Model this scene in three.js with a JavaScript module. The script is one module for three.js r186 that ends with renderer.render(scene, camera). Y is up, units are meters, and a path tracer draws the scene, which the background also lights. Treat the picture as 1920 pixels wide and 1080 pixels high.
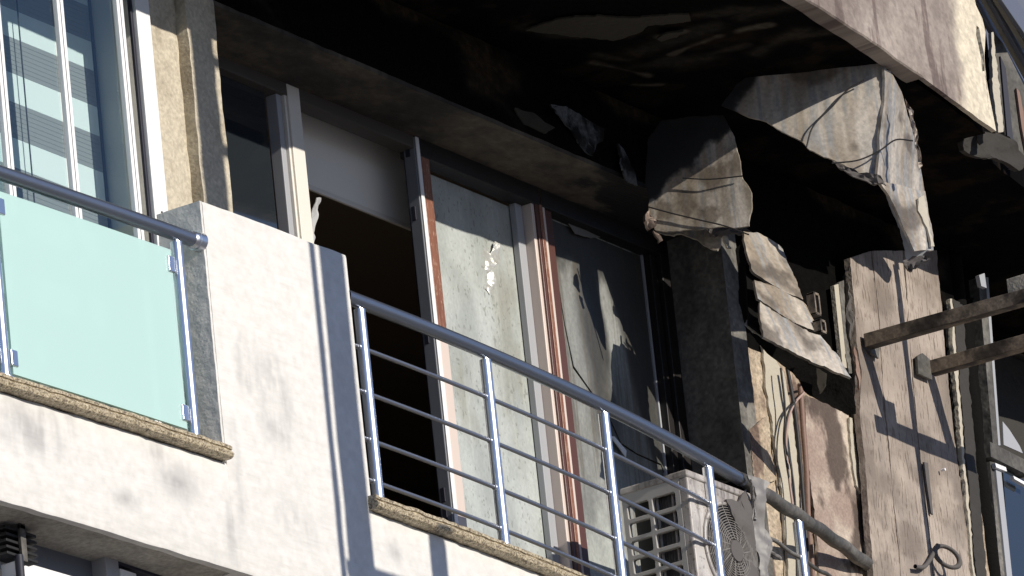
import * as THREE from 'three';
import { RoundedBoxGeometry } from 'three/addons/geometries/RoundedBoxGeometry.js';
import { mergeGeometries, toCreasedNormals } from 'three/addons/utils/BufferGeometryUtils.js';
import { TessellateModifier } from 'three/addons/modifiers/TessellateModifier.js';
import { ImprovedNoise } from 'three/addons/math/ImprovedNoise.js';

const V = (x, y, z) => new THREE.Vector3(x, y, z);
const rad = THREE.MathUtils.degToRad;

// ------------------------------------------------------------------ camera
const DIST = 36, ELEV = rad(19.2), AZ = rad(58.1), ROLL = rad(6.1), PPM = 460;
const fwd = V(Math.sin(AZ) * Math.cos(ELEV), Math.sin(ELEV), -Math.cos(AZ) * Math.cos(ELEV));
const rightH = V(Math.cos(AZ), 0, Math.sin(AZ));
const upH = rightH.clone().cross(fwd);
const camRight = rightH.clone().multiplyScalar(Math.cos(ROLL)).addScaledVector(upH, -Math.sin(ROLL));
const camUp = rightH.clone().multiplyScalar(Math.sin(ROLL)).addScaledVector(upH, Math.cos(ROLL));
const eye = V(0, 1.6 + DIST * Math.sin(ELEV), 0).addScaledVector(fwd, -DIST);
const FOC = PPM * DIST;
const scene = new THREE.Scene();
const camera = new THREE.PerspectiveCamera(2 * Math.atan(540 / FOC) * 180 / Math.PI, 16 / 9, 0.5, 6000);
camera.position.copy(eye); camera.up.copy(camUp); camera.lookAt(eye.clone().add(fwd));

// ------------------------------------------------------------------ sky, sun, exposure
const SUN = V(-0.08, 0.39, 1).normalize();
{
  const w = 256, h = 128, d = new Float32Array(w * h * 4);
  for (let j = 0; j < h; j++) for (let i = 0; i < w; i++) {
    const el = ((j + 0.5) / h - 0.5) * Math.PI, az = ((i + 0.5) / w - 0.5) * 2 * Math.PI;
    const dir = V(Math.cos(el) * Math.cos(az), Math.sin(el), Math.cos(el) * Math.sin(az));
    const t = Math.pow(1 - Math.max(0, dir.y), 3), g = Math.pow(Math.max(0, dir.dot(SUN)), 10);
    const k = (j * w + i) * 4, S = 0.66;
    d[k] = S * (0.13 + 0.33 * t + 0.40 * g); d[k + 1] = S * (0.27 + 0.37 * t + 0.36 * g); d[k + 2] = S * (0.66 + 0.32 * t + 0.26 * g); d[k + 3] = 1;
  }
  const t = new THREE.DataTexture(d, w, h, THREE.RGBAFormat, THREE.FloatType);
  t.mapping = THREE.EquirectangularReflectionMapping; t.magFilter = THREE.LinearFilter; t.needsUpdate = true;
  scene.background = t; scene.environment = t; scene.environmentIntensity = 1;
}
const sun = new THREE.DirectionalLight(new THREE.Color(1, 0.93, 0.83), 4.6);
sun.position.copy(SUN.clone().multiplyScalar(60).add(V(0, 13, 0))); sun.target.position.set(0, 13, 0);
sun.castShadow = true; sun.shadow.radius = 0.6; sun.shadow.mapSize.set(4096, 4096);
Object.assign(sun.shadow.camera, { left: -20, right: 20, top: 20, bottom: -20, near: 1, far: 140 });
scene.add(sun, sun.target);
const renderer = new THREE.WebGLRenderer({ antialias: true });
renderer.toneMapping = THREE.LinearToneMapping;
renderer.toneMappingExposure = 0.98;
renderer.shadowMap.enabled = true;

// ------------------------------------------------------------------ points from the survey of the facade
function ray(x, y) { return fwd.clone().multiplyScalar(FOC).addScaledVector(camRight, x - 960).addScaledVector(camUp, 540 - y).normalize(); }
function onPlane(x, y, p0, n) { const d = ray(x, y); return eye.clone().addScaledVector(d, p0.clone().sub(eye).dot(n) / d.dot(n)); }
const atZ = (x, y, z) => onPlane(x, y, V(0, 0, z), V(0, 0, 1));
const atY = (x, y, Y) => onPlane(x, y, V(0, Y, 0), V(0, 1, 0));

// ------------------------------------------------------------------ noise and textures
let seed = 7; const rnd = () => { seed = (seed * 1664525 + 1013904223) >>> 0; return seed / 4294967296; };
const IN = new ImprovedNoise(); const n3 = (x, y, z) => IN.noise(x + 31.7, y + 17.3, z + 5.1);
const hsh = (i, j, s) => { let h = (i * 374761393 + j * 668265263 + s * 1442695041) | 0; h = Math.imul(h ^ (h >>> 13), 1274126177); return ((h ^ (h >>> 16)) >>> 0) / 4294967296; };
function vn(x, y, px, py, s) {
  const xi = Math.floor(x), yi = Math.floor(y); let fx = x - xi, fy = y - yi; fx = fx * fx * (3 - 2 * fx); fy = fy * fy * (3 - 2 * fy);
  const m = (a, p) => ((a % p) + p) % p, a = m(xi, px), b = m(xi + 1, px), c = m(yi, py), e = m(yi + 1, py);
  return (hsh(a, c, s) * (1 - fx) + hsh(b, c, s) * fx) * (1 - fy) + (hsh(a, e, s) * (1 - fx) + hsh(b, e, s) * fx) * fy;
}
function fbm(u, v, fx, fy, oct, s) { let a = 0.5, r = 0, t = 0; for (let o = 0; o < oct; o++) { r += a * vn(u * fx, v * fy, fx, fy, s + o); t += a; a *= 0.55; fx *= 2; fy *= 2; } return r / t; }
const mix = (a, b, t) => a + (b - a) * t, clamp = (x, a = 0, b = 1) => Math.min(b, Math.max(a, x)), sst = (a, b, x) => { const t = clamp((x - a) / (b - a)); return t * t * (3 - 2 * t); };
const mix3 = (a, b, t) => [mix(a[0], b[0], t), mix(a[1], b[1], t), mix(a[2], b[2], t)];
function tex(w, h, fn, srgb = true, rep = null) {
  const d = new Uint8Array(w * h * 4);
  for (let j = 0; j < h; j++) for (let i = 0; i < w; i++) {
    const c = fn((i + 0.5) / w, (j + 0.5) / h), k = (j * w + i) * 4;
    if (typeof c === 'number') { d[k] = d[k + 1] = d[k + 2] = clamp(c) * 255; } else { d[k] = clamp(c[0], 0, 255); d[k + 1] = clamp(c[1], 0, 255); d[k + 2] = clamp(c[2], 0, 255); }
    d[k + 3] = 255;
  }
  const t = new THREE.DataTexture(d, w, h); t.wrapS = t.wrapT = THREE.RepeatWrapping; t.magFilter = THREE.LinearFilter; t.minFilter = THREE.LinearMipmapLinearFilter; t.generateMipmaps = true;
  if (srgb) t.colorSpace = THREE.SRGBColorSpace; if (rep) t.repeat.set(1 / rep[0], 1 / rep[1]); t.needsUpdate = true; return t;
}
const std = (o) => new THREE.MeshStandardMaterial(o), phy = (o) => new THREE.MeshPhysicalMaterial(o), col = (r, g, b) => new THREE.Color().setRGB(r, g, b);

const T = {};
T.grain = tex(512, 512, (u, v) => 0.5 * fbm(u, v, 60, 60, 3, 3) + 0.5 * fbm(u, v, 12, 12, 3, 9), false, [0.6, 0.6]);
function shadedSheetMap(sd, line) { return tex(512, 512, (u, v) => { const bands = fbm(u, v, 12, 2, 3, 61 + sd), b2 = fbm(u, v, 30, 3, 4, 67 + sd), f = fbm(u, v, 60, 60, 3, 3), blot = fbm(u, v, 4, 4, 5, 71 + sd); let c = mix3([188, 180, 168], [146, 135, 120], sst(0.25, 0.8, bands)); c = mix3(c, [140, 143, 146], sst(0.5, 0.72, b2) * 0.6); c = mix3(c, [92, 82, 70], sst(0.54, 0.72, blot) * 0.6); const k = sst(-0.03, 0.06, line(u, v) + (blot - 0.5) * 0.35); return mix3(c, [34, 34, 35], k).map(q => q * (0.88 + 0.24 * f)); }); }  // dark above the line: shade under the slab put into the sheet colour
T.sheetA = shadedSheetMap(1, (u, v) => v - 0.62 - (u - 0.5) * 0.5); T.sheetB = shadedSheetMap(5, (u, v) => v - 0.80 - (u - 0.4) * 0.9);
T.crinkle = tex(512, 512, (u, v) => { const a = fbm(u, v, 5, 5, 5, 21), b = fbm(u, v, 9, 7, 4, 37); return 1 - Math.abs(a - 0.5) * 3.2 + 0.25 * b; }, false, [0.7, 0.7]);
// stained cream plaster of the balcony front: x -6.2..3, y 11.2..12.9
const STX0 = -6.2, STX1 = 3, STY0 = 11.2, STY1 = 12.9;
const stains = [[110, 800, 0.22, 0.16], [150, 760, 0.07, 0.2], [340, 900, 0.2, 0.13], [300, 840, 0.1, 0.1], [455, 925, 0.05, 0.26], [440, 1000, 0.09, 0.2], [560, 985, 0.2, 0.14], [250, 930, 0.15, 0.06], [740, 1035, 0.1, 0.09], [520, 760, 0.12, 0.2], [470, 690, 0.08, 0.12]]
  .map(([px, py, a, b]) => { const p = atZ(px, py, 0.82); return [p.x, p.y, a, b]; });
T.front = tex(2048, 512, (u, v) => {
  const x = mix(STX0, STX1, u), y = mix(STY0, STY1, v);
  const fine = fbm(u, v, 300, 60, 3, 4), big = fbm(u, v, 18, 4, 5, 8), str = fbm(u, v, 120, 6, 4, 15);
  let m = 0; for (const [sx, sy, a, b] of stains) { const q = Math.hypot((x - sx) / a, (y - sy) / b) + (big - 0.5) * 1.9 + (str - 0.5) * 1.3; m = Math.max(m, 1 - sst(0.1, 1.25, q)); }
  let c = mix3([220, 218, 213], [207, 205, 200], big); c = mix3(c, [140, 138, 137], clamp(m * 1.15) * (0.1 + 0.9 * sst(0.3, 0.7, str)) * 0.6);
  return c.map(q => q * (0.95 + 0.1 * fine));
});
T.plaster = tex(1024, 1024, (u, v) => { const f = fbm(u, v, 90, 90, 3, 5), b = fbm(u, v, 6, 6, 5, 11); const c = mix3([190, 181, 162], [164, 154, 136], sst(0.35, 0.75, b)); const k = (0.86 + 0.28 * f); return c.map(q => q * k); }, true, [1.1, 1.1]);
T.greyPlaster = tex(512, 512, (u, v) => { const f = fbm(u, v, 70, 70, 3, 6), b = fbm(u, v, 5, 5, 4, 12); return [168, 164, 155].map(q => q * (0.78 + 0.3 * f + 0.2 * (b - 0.5))); }, true, [0.9, 0.9]);
T.greyPlaster2 = tex(512, 512, (u, v) => { const f = fbm(u, v, 70, 70, 3, 6), b = fbm(u, v, 5, 5, 4, 12); return [214, 212, 207].map(q => q * (0.94 + 0.1 * f + 0.08 * (b - 0.5))); }, true, [0.9, 0.9]);
T.granite = tex(512, 256, (u, v) => { const f = fbm(u, v, 110, 60, 2, 7), g = fbm(u, v, 60, 30, 3, 17); const c = f > 0.62 ? [190, 178, 152] : f < 0.36 ? [104, 93, 76] : [160, 147, 122]; return c.map(q => q * (0.85 + 0.3 * g)); }, true, [0.6, 0.3]);
T.soot = tex(1024, 1024, (u, v) => { const a = fbm(u, v, 3, 7, 6, 33), f = fbm(u, v, 60, 60, 3, 3); const s = sst(0.52, 0.72, a); return mix3([14, 13, 12], [62, 52, 40], s * 0.75).map(q => q * (0.7 + 0.6 * f)); }, true, [1.7, 1.7]);
T.sootBrown = tex(1024, 512, (u, v) => { const a = fbm(u, v, 6, 3, 5, 43), f = fbm(u, v, 90, 45, 3, 3); return mix3([100, 89, 73], [56, 49, 42], sst(0.3, 0.75, a)).map(q => q * (0.8 + 0.4 * f)); }, true, [2, 1]);
T.lintel = tex(1024, 256, (u, v) => { const a = fbm(u, v, 14, 3, 5, 43), f = fbm(u, v, 120, 16, 3, 3), x = mix(-2.43, 1.27, u); const c = mix3([84, 77, 67], [48, 44, 40], sst(0.3, 0.75, a)); return mix3(c, [20, 19, 18], sst(0.45, 0.75, x + (a - 0.5) * 1.6)).map(q => q * (0.8 + 0.4 * f)); });
const fires = [[990, 52, 1130, 40, 12], [1130, 48, 1290, 34, 7], [1040, 62, 1180, 66, 12], [1236, 71, 1280, 63, 6], [1265, 102, 1345, 72, 7], [1390, 62, 1442, 50, 5], [1110, 122, 1215, 142, 6], [1190, 160, 1240, 161, 4], [1120, 108, 1180, 118, 9], [1330, 104, 1400, 88, 9], [1200, 100, 1320, 60, 22], [1400, 30, 1500, 10, 16], [1300, 30, 1400, 20, 12], [1180, 130, 1330, 110, 18], [1420, 100, 1500, 60, 14], [1500, 70, 1560, 60, 10]].map(([a, b, c, d, w]) => { const p = atY(a, b, 14.3), q = atY(c, d, 14.3), r = atY((a + c) / 2, (b + d) / 2 + w, 14.3), m = p.clone().add(q).multiplyScalar(0.5); return [p.x, p.z, q.x, q.z, Math.max(0.04, r.distanceTo(m) * 0.8), w < 8 ? 0.9 : 0.45]; });
const SFX0 = -2.5, SFX1 = 3, SFZ0 = -0.3, SFZ1 = 1.7;
T.soffit = tex(2048, 768, (u, v) => {
  const x = mix(SFX0, SFX1, u), z = mix(SFZ0, SFZ1, v), a = fbm(u, v, 14, 8, 5, 203), b = fbm(u, v, 34, 12, 4, 207), f = fbm(u, v, 200, 80, 2, 3); let m = 0;
  for (const [x0, z0, x1, z1, w, k] of fires) { const dx = x1 - x0, dz = z1 - z0, t = clamp(((x - x0) * dx + (z - z0) * dz) / (dx * dx + dz * dz)), d = Math.hypot(x - x0 - t * dx, z - z0 - t * dz) / w + (a - 0.5) * 1.4 + (b - 0.5) * 1.2; m = Math.max(m, k * (1 - sst(0.15, 1.15, d))); }
  return mix3(mix3([11, 10, 10], [38, 32, 25], sst(0.5, 0.72, b) * 0.7), [80, 75, 66], m).map(q => q * (0.8 + 0.4 * f));
});
T.jamb = tex(512, 512, (u, v) => { const a = fbm(u, v, 5, 3, 5, 53), f = fbm(u, v, 60, 60, 3, 3); return mix3([118, 115, 109], [78, 76, 72], sst(0.25, 0.8, a)).map(q => q * (0.75 + 0.5 * f)); }, true, [1, 1]);
T.sootyPale = tex(512, 512, (u, v) => { const a = fbm(u, v, 5, 5, 5, 271), f = fbm(u, v, 60, 60, 3, 3); return mix3([92, 95, 98], [34, 34, 34], sst(0.38, 0.64, a)).map(q => q * (0.8 + 0.4 * f)); }, true, [0.5, 0.5]);
T.armMetal = tex(512, 512, (u, v) => { const a = fbm(u, v, 5, 5, 5, 253), f = fbm(u, v, 60, 60, 3, 3); return mix3([128, 116, 102], [60, 54, 49], sst(0.35, 0.68, a)).map(q => q * (0.8 + 0.4 * f)); }, true, [0.5, 0.5]);
T.dirtyWhite = tex(512, 512, (u, v) => { const a = fbm(u, v, 5, 4, 5, 261), d = fbm(u, v, 40, 40, 2, 263), s = fbm(u, v, 24, 3, 4, 265); let c = mix3([186, 181, 176], [158, 152, 147], sst(0.35, 0.7, a)); c = mix3(c, [100, 93, 88], 0.4 * sst(0.68, 0.8, d) + 0.5 * sst(0.5, 0.76, s)); return c; }, true, [0.5, 0.5]);
T.sheet = tex(1024, 1024, (u, v) => {
  const bands = fbm(u, v, 14, 2, 3, 61), b2 = fbm(u, v, 40, 3, 4, 67), f = fbm(u, v, 70, 70, 3, 3), blot = fbm(u, v, 5, 5, 5, 71);
  let c = mix3([188, 179, 166], [142, 130, 114], sst(0.25, 0.8, bands)); c = mix3(c, [142, 145, 148], sst(0.5, 0.72, b2) * 0.7); c = mix3(c, [74, 66, 58], sst(0.54, 0.72, blot) * 0.6);
  return c.map(q => q * (0.86 + 0.28 * f));
}, true, [0.9, 0.9]);
T.panel = tex(1024, 1024, (u, v) => {
  const g = fbm(u, v, 40, 5, 5, 81), f = fbm(u, v, 150, 24, 3, 83), b = fbm(u, v, 4, 3, 4, 87);
  let c = mix3([172, 160, 148], [148, 137, 128], sst(0.3, 0.75, b)); c = c.map(q => q * (0.94 + 0.12 * g)); c = mix3(c, [88, 78, 70], 0.4 * sst(0.45, 0.72, fbm(u, v, 3, 5, 6, 89))); return mix3(c, [82, 70, 62], 0.5 * sst(0.62, 0.72, f) + 0.15 * sst(0.64, 0.76, g));
}, true, [0.8, 1.1]);
T.fascia = tex(1024, 512, (u, v) => {
  const s = fbm(u, v, 36, 3, 5, 91), f = fbm(u, v, 110, 55, 3, 93), b = fbm(u, v, 6, 3, 5, 95);
  let c = mix3([154, 143, 134], [120, 109, 102], sst(0.3, 0.75, b)); c = mix3(c, [82, 67, 64], sst(0.58, 0.72, s) * 0.55); const e = sst(0.80, 0.86, u + (b - 0.5) * 0.25); c = mix3(c, [222, 212, 188], e * 0.85); return c.map(q => q * (0.86 + 0.28 * f));
});
T.pane3 = tex(512, 1024, (u, v) => {
  const a = fbm(u, v, 5, 8, 5, 101), s = fbm(u, v, 24, 4, 4, 103), f = fbm(u, v, 90, 160, 3, 105), d = fbm(u, v, 60, 110, 2, 107);
  let c = mix3([184, 189, 185], [162, 167, 163], sst(0.3, 0.75, a)); c = mix3(c, [146, 144, 130], sst(0.45, 0.7, fbm(u, v, 4, 4, 4, 111)) * sst(0.35, 0.6, v) * 0.55); c = mix3(c, [188, 192, 186], sst(0.55, 0.8, s) * 0.4);
  c = mix3(c, [112, 114, 106], 0.45 * sst(0.74, 0.8, d)); return c.map(q => q * (0.94 + 0.12 * f));
});
T.pane4 = tex(512, 1024, (u, v) => {      // soot film with wiped and run streaks
  const w = (fbm(u, v, 6, 10, 4, 121) - 0.5), a = fbm(u, v, 5, 5, 5, 123), f = fbm(u, v, 90, 160, 3, 125), st = fbm(u, v, 30, 3, 4, 127);
  let c = mix3([148, 150, 146], [120, 121, 116], sst(0.3, 0.75, a)); c = mix3(c, [180, 185, 178], sst(0.46, 0.28, v + w * 0.3) * 0.8);
  const e1 = 0.30 + w * 0.12, e2 = 0.50 + 0.22 * (0.9 - v) + w * 0.08, e3 = 0.62 + 0.75 * (0.88 - v) + w * 0.06;
  let k = sst(-0.08, 0.08, u - e1) * sst(0.03, -0.03, u - e2) * sst(0.50, 0.72, v + w * 0.25); k = Math.max(k, sst(-0.03, 0.05, u - e3) * sst(0.40, 0.6, v + w * 0.2)); k = Math.max(k, sst(0.86, 0.92, v + w * 0.16)); k = Math.max(k, sst(0.86, 0.95, u + w * 0.14) * 0.8);
  c = mix3(c, [54, 53, 50], k * 0.85); c = mix3(c, [82, 74, 62], sst(0.56, 0.74, st) * 0.4); return c.map(q => q * (0.9 + 0.2 * f));
});
T.wood = tex(512, 512, (u, v) => { const g = fbm(u, v, 60, 4, 4, 131), f = fbm(u, v, 120, 30, 3, 133); const c = mix3([150, 104, 82], [110, 70, 56], g); return f > 0.7 ? mix3(c, [210, 190, 170], 0.6) : c; }, true, [0.3, 0.8]);
T.stucco = tex(1024, 1024, (u, v) => {
  const a = fbm(u, v, 4, 4, 6, 141), f = fbm(u, v, 100, 100, 3, 3), s = fbm(u, v, 9, 3, 5, 143);
  let c = mix3([190, 176, 154], [156, 139, 120], sst(0.3, 0.7, a)); c = mix3(c, [92, 74, 66], sst(0.55, 0.66, s) * 0.75); return c.map(q => q * (0.76 + 0.46 * f));
}, true, [1.2, 1.2]);
T.skin = tex(1024, 1024, (u, v) => {
  const a = fbm(u, v, 4, 4, 6, 151), f = fbm(u, v, 100, 100, 3, 3), s = fbm(u, v, 6, 4, 6, 153);
  let c = mix3([190, 177, 162], [150, 132, 121], sst(0.3, 0.7, a)); c = mix3(c, [72, 61, 55], sst(0.46, 0.64, s) * 0.85); return c.map(q => q * (0.88 + 0.24 * f));
}, true, [0.9, 0.9]);

const BUMP = (o, s = 0.004) => std({ roughness: 0.95, bumpMap: T.grain, bumpScale: s, ...o });
const M = {
  front: BUMP({ map: T.front }, 0.004), plaster: BUMP({ map: T.plaster }, 0.004), grey: BUMP({ map: T.greyPlaster }, 0.006), granite: std({ map: T.granite, roughness: 0.55, bumpMap: T.grain, bumpScale: 0.002 }),
  soot: phy({ map: T.soot, roughness: 1, specularIntensity: 0.08, bumpMap: T.grain, bumpScale: 0.006 }), sootBrown: BUMP({ map: T.sootBrown }, 0.004), jamb: BUMP({ map: T.jamb }, 0.001), greyLight: BUMP({ map: T.greyPlaster2 }, 0.0025), lintel: BUMP({ map: T.lintel }, 0.004), soffit: phy({ map: T.soffit, roughness: 1, specularIntensity: 0.08, bumpMap: T.grain, bumpScale: 0.006 }), char: phy({ color: col(0.008, 0.0075, 0.007), roughness: 1, specularIntensity: 0.1, bumpMap: T.grain, bumpScale: 0.006 }),
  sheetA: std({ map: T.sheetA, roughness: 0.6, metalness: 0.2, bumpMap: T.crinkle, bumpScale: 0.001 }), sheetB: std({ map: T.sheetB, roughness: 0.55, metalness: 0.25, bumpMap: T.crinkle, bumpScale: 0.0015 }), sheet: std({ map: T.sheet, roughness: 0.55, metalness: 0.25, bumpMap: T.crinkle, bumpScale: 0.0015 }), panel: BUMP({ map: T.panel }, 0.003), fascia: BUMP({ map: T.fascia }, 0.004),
  stucco: BUMP({ map: T.stucco }, 0.010), skin: BUMP({ map: T.skin }, 0.003),
  steel: std({ color: col(0.78, 0.80, 0.84), metalness: 1, roughness: 0.3 }), rail: std({ color: col(0.27, 0.30, 0.35), metalness: 0.9, roughness: 0.34, bumpMap: T.grain, bumpScale: 0.0006 }), rod: std({ color: col(0.34, 0.35, 0.38), metalness: 0.9, roughness: 0.36 }),
  burntRail: std({ map: T.jamb, metalness: 0.3, roughness: 0.6, bumpMap: T.crinkle, bumpScale: 0.002 }),
  frosted: phy({ color: col(0.57, 0.79, 0.74), roughness: 0.35, transmission: 0.25, thickness: 0, clearcoat: 0.4, clearcoatRoughness: 0.15 }),
  glass: phy({ color: col(0.86, 0.95, 0.95), roughness: 0.02, transmission: 1, thickness: 0, ior: 1.5 }), darkGlass: phy({ color: col(0.02, 0.025, 0.03), roughness: 0.05, ior: 1.6, clearcoat: 1, clearcoatRoughness: 0.03 }),
  white: std({ color: col(0.82, 0.82, 0.82), roughness: 0.35 }), cream: std({ color: col(0.76, 0.72, 0.65), roughness: 0.45, bumpMap: T.grain, bumpScale: 0.0006 }), greyFrame: std({ color: col(0.36, 0.37, 0.39), roughness: 0.5 }), seal: std({ color: col(0.015, 0.016, 0.03), roughness: 0.6 }),
  wood: std({ map: T.wood, roughness: 0.4 }), shadeFrame: std({ color: col(0.17, 0.18, 0.20), roughness: 0.55 }), brownFrame: std({ color: col(0.07, 0.06, 0.05), roughness: 0.6 }), reveal: BUMP({ color: col(0.60, 0.57, 0.52) }, 0.002), darkWood: std({ color: col(0.10, 0.045, 0.035), roughness: 0.35, bumpMap: T.grain, bumpScale: 0.0008 }), pinkWhite: std({ color: col(0.66, 0.56, 0.50), roughness: 0.35 }), burntFrame: std({ color: col(0.012, 0.010, 0.010), roughness: 0.5, bumpMap: T.crinkle, bumpScale: 0.002 }),
  pane3: phy({ map: T.pane3, roughness: 0.45, bumpMap: T.crinkle, bumpScale: 0.001, clearcoat: 0.5, clearcoatRoughness: 0.12 }), pane4: phy({ map: T.pane4, roughness: 0.5, bumpMap: T.crinkle, bumpScale: 0.001, clearcoat: 0.35, clearcoatRoughness: 0.15 }),
  blindLight: std({ color: col(0.66, 0.70, 0.70), roughness: 0.95 }), blindDark: std({ color: col(0.22, 0.225, 0.235), roughness: 0.95 }), roller: std({ color: col(0.86, 0.83, 0.76), roughness: 0.95 }),
  cloth: phy({ color: col(0.6, 0.6, 0.6), roughness: 1, transmission: 0.3, thickness: 0 }), room: std({ color: col(0.30, 0.25, 0.20), roughness: 1 }),
  acWhite: std({ map: T.dirtyWhite, roughness: 0.45, bumpMap: T.grain, bumpScale: 0.0006 }), guard: std({ color: col(0.20, 0.185, 0.17), roughness: 0.6 }), acGrille: std({ color: col(0.40, 0.385, 0.365), roughness: 0.5 }), coil: std({ color: col(0.20, 0.19, 0.18), metalness: 0.6, roughness: 0.5 }), black: std({ color: col(0.012, 0.012, 0.013), roughness: 0.6 }),
  scorched: std({ color: col(0.10, 0.09, 0.085), roughness: 0.8, bumpMap: T.crinkle, bumpScale: 0.004 }), melted: phy({ color: col(0.17, 0.16, 0.15), roughness: 0.5, clearcoat: 0.4 }),
  armMetal: std({ map: T.armMetal, roughness: 0.7, metalness: 0.2, bumpMap: T.crinkle, bumpScale: 0.003 }), sootWood: std({ color: col(0.035, 0.032, 0.028), roughness: 0.85, bumpMap: T.crinkle, bumpScale: 0.006 }), arm: std({ map: T.jamb, roughness: 0.7, metalness: 0.2, bumpMap: T.crinkle, bumpScale: 0.003 }), cable: std({ color: col(0.02, 0.018, 0.018), roughness: 0.6 }), copper: std({ color: col(0.20, 0.12, 0.09), roughness: 0.6, bumpMap: T.crinkle, bumpScale: 0.004 }), paleCable: std({ color: col(0.40, 0.28, 0.24), roughness: 0.6 }),
  alu: std({ color: col(0.15, 0.16, 0.19), metalness: 0.2, roughness: 0.45 }), film: phy({ color: col(0.5, 0.5, 0.46), roughness: 0.3, metalness: 0.3, clearcoat: 0.7, clearcoatRoughness: 0.2, bumpMap: T.crinkle, bumpScale: 0.01 }), ash: BUMP({ color: col(0.22, 0.21, 0.19) }), flake: phy({ color: col(0.055, 0.050, 0.040), roughness: 1, specularIntensity: 0.2, bumpMap: T.crinkle, bumpScale: 0.008 }), paleFlake: phy({ map: T.sootyPale, roughness: 1, specularIntensity: 0.2, bumpMap: T.crinkle, bumpScale: 0.006 }), asphalt: BUMP({ color: col(0.16, 0.15, 0.14) }), paving: BUMP({ color: col(0.34, 0.31, 0.28) }), poleGrey: BUMP({ color: col(0.35, 0.34, 0.32) }), lime: BUMP({ color: col(0.46, 0.42, 0.34) }, 0.004),
};

// ------------------------------------------------------------------ builders
const used = {}; const numbered = (n) => { const c = used[n] = (used[n] ?? -1) + 1; return c ? n + '_' + String(c).padStart(3, '0') : n; };
function thing(name, label, category, [x, y, z], group) { const o = new THREE.Group(); o.name = numbered(name); o.position.set(x, y, z); o.userData = { label, category }; if (group) o.userData.group = group; scene.add(o); return o; }
function uvBox(g) {
  g = g.index ? g.toNonIndexed() : g; const p = g.attributes.position, uv = new Float32Array(p.count * 2), a = V(), b = V(), c = V();
  for (let i = 0; i < p.count; i += 3) {
    a.fromBufferAttribute(p, i); b.fromBufferAttribute(p, i + 1); c.fromBufferAttribute(p, i + 2); const n = b.clone().sub(a).cross(c.clone().sub(a)), ax = Math.abs(n.x), ay = Math.abs(n.y), az = Math.abs(n.z);
    [a, b, c].forEach((q, k) => { const r = ay >= ax && ay >= az ? [q.x, q.z] : ax >= az ? [q.z, q.y] : [q.x, q.y]; uv[(i + k) * 2] = r[0]; uv[(i + k) * 2 + 1] = r[1]; });
  }
  g.setAttribute('uv', new THREE.BufferAttribute(uv, 2)); return g;
}
function uvFit(g, ax) { const p = g.attributes.position, uv = g.attributes.uv; g.computeBoundingBox(); const b = g.boundingBox, lo = ax === 'z' ? b.min.z : b.min.x, hi = ax === 'z' ? b.max.z : b.max.x; for (let i = 0; i < p.count; i++) uv.setXY(i, ((ax === 'z' ? p.getZ(i) : p.getX(i)) - lo) / (hi - lo), (p.getY(i) - b.min.y) / (b.max.y - b.min.y)); return g; }
function uvXZ(g, x0, x1, z0, z1) { const p = g.attributes.position, uv = g.attributes.uv; for (let i = 0; i < p.count; i++) uv.setXY(i, (p.getX(i) - x0) / (x1 - x0), (p.getZ(i) - z0) / (z1 - z0)); return g; }
function uvFlat(g, x0, x1, y0, y1) { const p = g.attributes.position, uv = g.attributes.uv; for (let i = 0; i < p.count; i++) uv.setXY(i, (p.getX(i) - x0) / (x1 - x0), (p.getY(i) - y0) / (y1 - y0)); return g; }
function worldUp(o) { let p = V(); for (let q = o; q; q = q.parent) if (q.isObject3D && q !== scene) p.add(q.position); return p; }
function part(parent, name, g, m, keepUv) {     // geometry comes in metres of the whole place
  g = Array.isArray(g) ? mergeGeometries(g.map(q => { q = q.index ? q.toNonIndexed() : q; for (const k of Object.keys(q.attributes)) if (!['position', 'normal', 'uv'].includes(k)) q.deleteAttribute(k); return q; })) : g;
  if (!keepUv) g = uvBox(g); const w = worldUp(parent); g.translate(-w.x, -w.y, -w.z);
  const o = new THREE.Mesh(g, m); o.name = name; o.castShadow = o.receiveShadow = true; parent.add(o); return o;
}
function rough(g, amp, fr) { const p = g.attributes.position; for (let i = 0; i < p.count; i++) { const x = p.getX(i), y = p.getY(i), z = p.getZ(i); p.setXYZ(i, x + amp * n3(x * fr, y * fr, z * fr), y + amp * n3(x * fr + 40, y * fr, z * fr), z + amp * n3(x * fr, y * fr + 40, z * fr)); } g.computeVertexNormals(); return g; }
const box = (x0, x1, y0, y1, z0, z1, r = 0.003) => new RoundedBoxGeometry(Math.abs(x1 - x0), Math.abs(y1 - y0), Math.abs(z1 - z0), 2, r).translate((x0 + x1) / 2, (y0 + y1) / 2, (z0 + z1) / 2);
function beam(p, q, w, h, r = 0.003, upv = V(0, 1, 0)) { const d = q.clone().sub(p), L = d.length(), g = new RoundedBoxGeometry(w, h, L, 2, r), m = new THREE.Matrix4(), z = d.normalize(), x = upv.clone().cross(z).normalize(), y = z.clone().cross(x); m.makeBasis(x, y, z).setPosition(p.clone().add(q).multiplyScalar(0.5)); return g.applyMatrix4(m); }
const tube = (pts, r, n = 40, s = 12) => new THREE.TubeGeometry(new THREE.CatmullRomCurve3(pts), n, r, s);
const cyl = (p, q, r0, r1 = r0, s = 20) => { const d = q.clone().sub(p), g = new THREE.CylinderGeometry(r1, r0, d.length(), s); g.applyQuaternion(new THREE.Quaternion().setFromUnitVectors(V(0, 1, 0), d.clone().normalize())); return g.translate((p.x + q.x) / 2, (p.y + q.y) / 2, (p.z + q.z) / 2); };
const ball = (p, r) => new THREE.SphereGeometry(r, 14, 10).translate(p.x, p.y, p.z);
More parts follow.
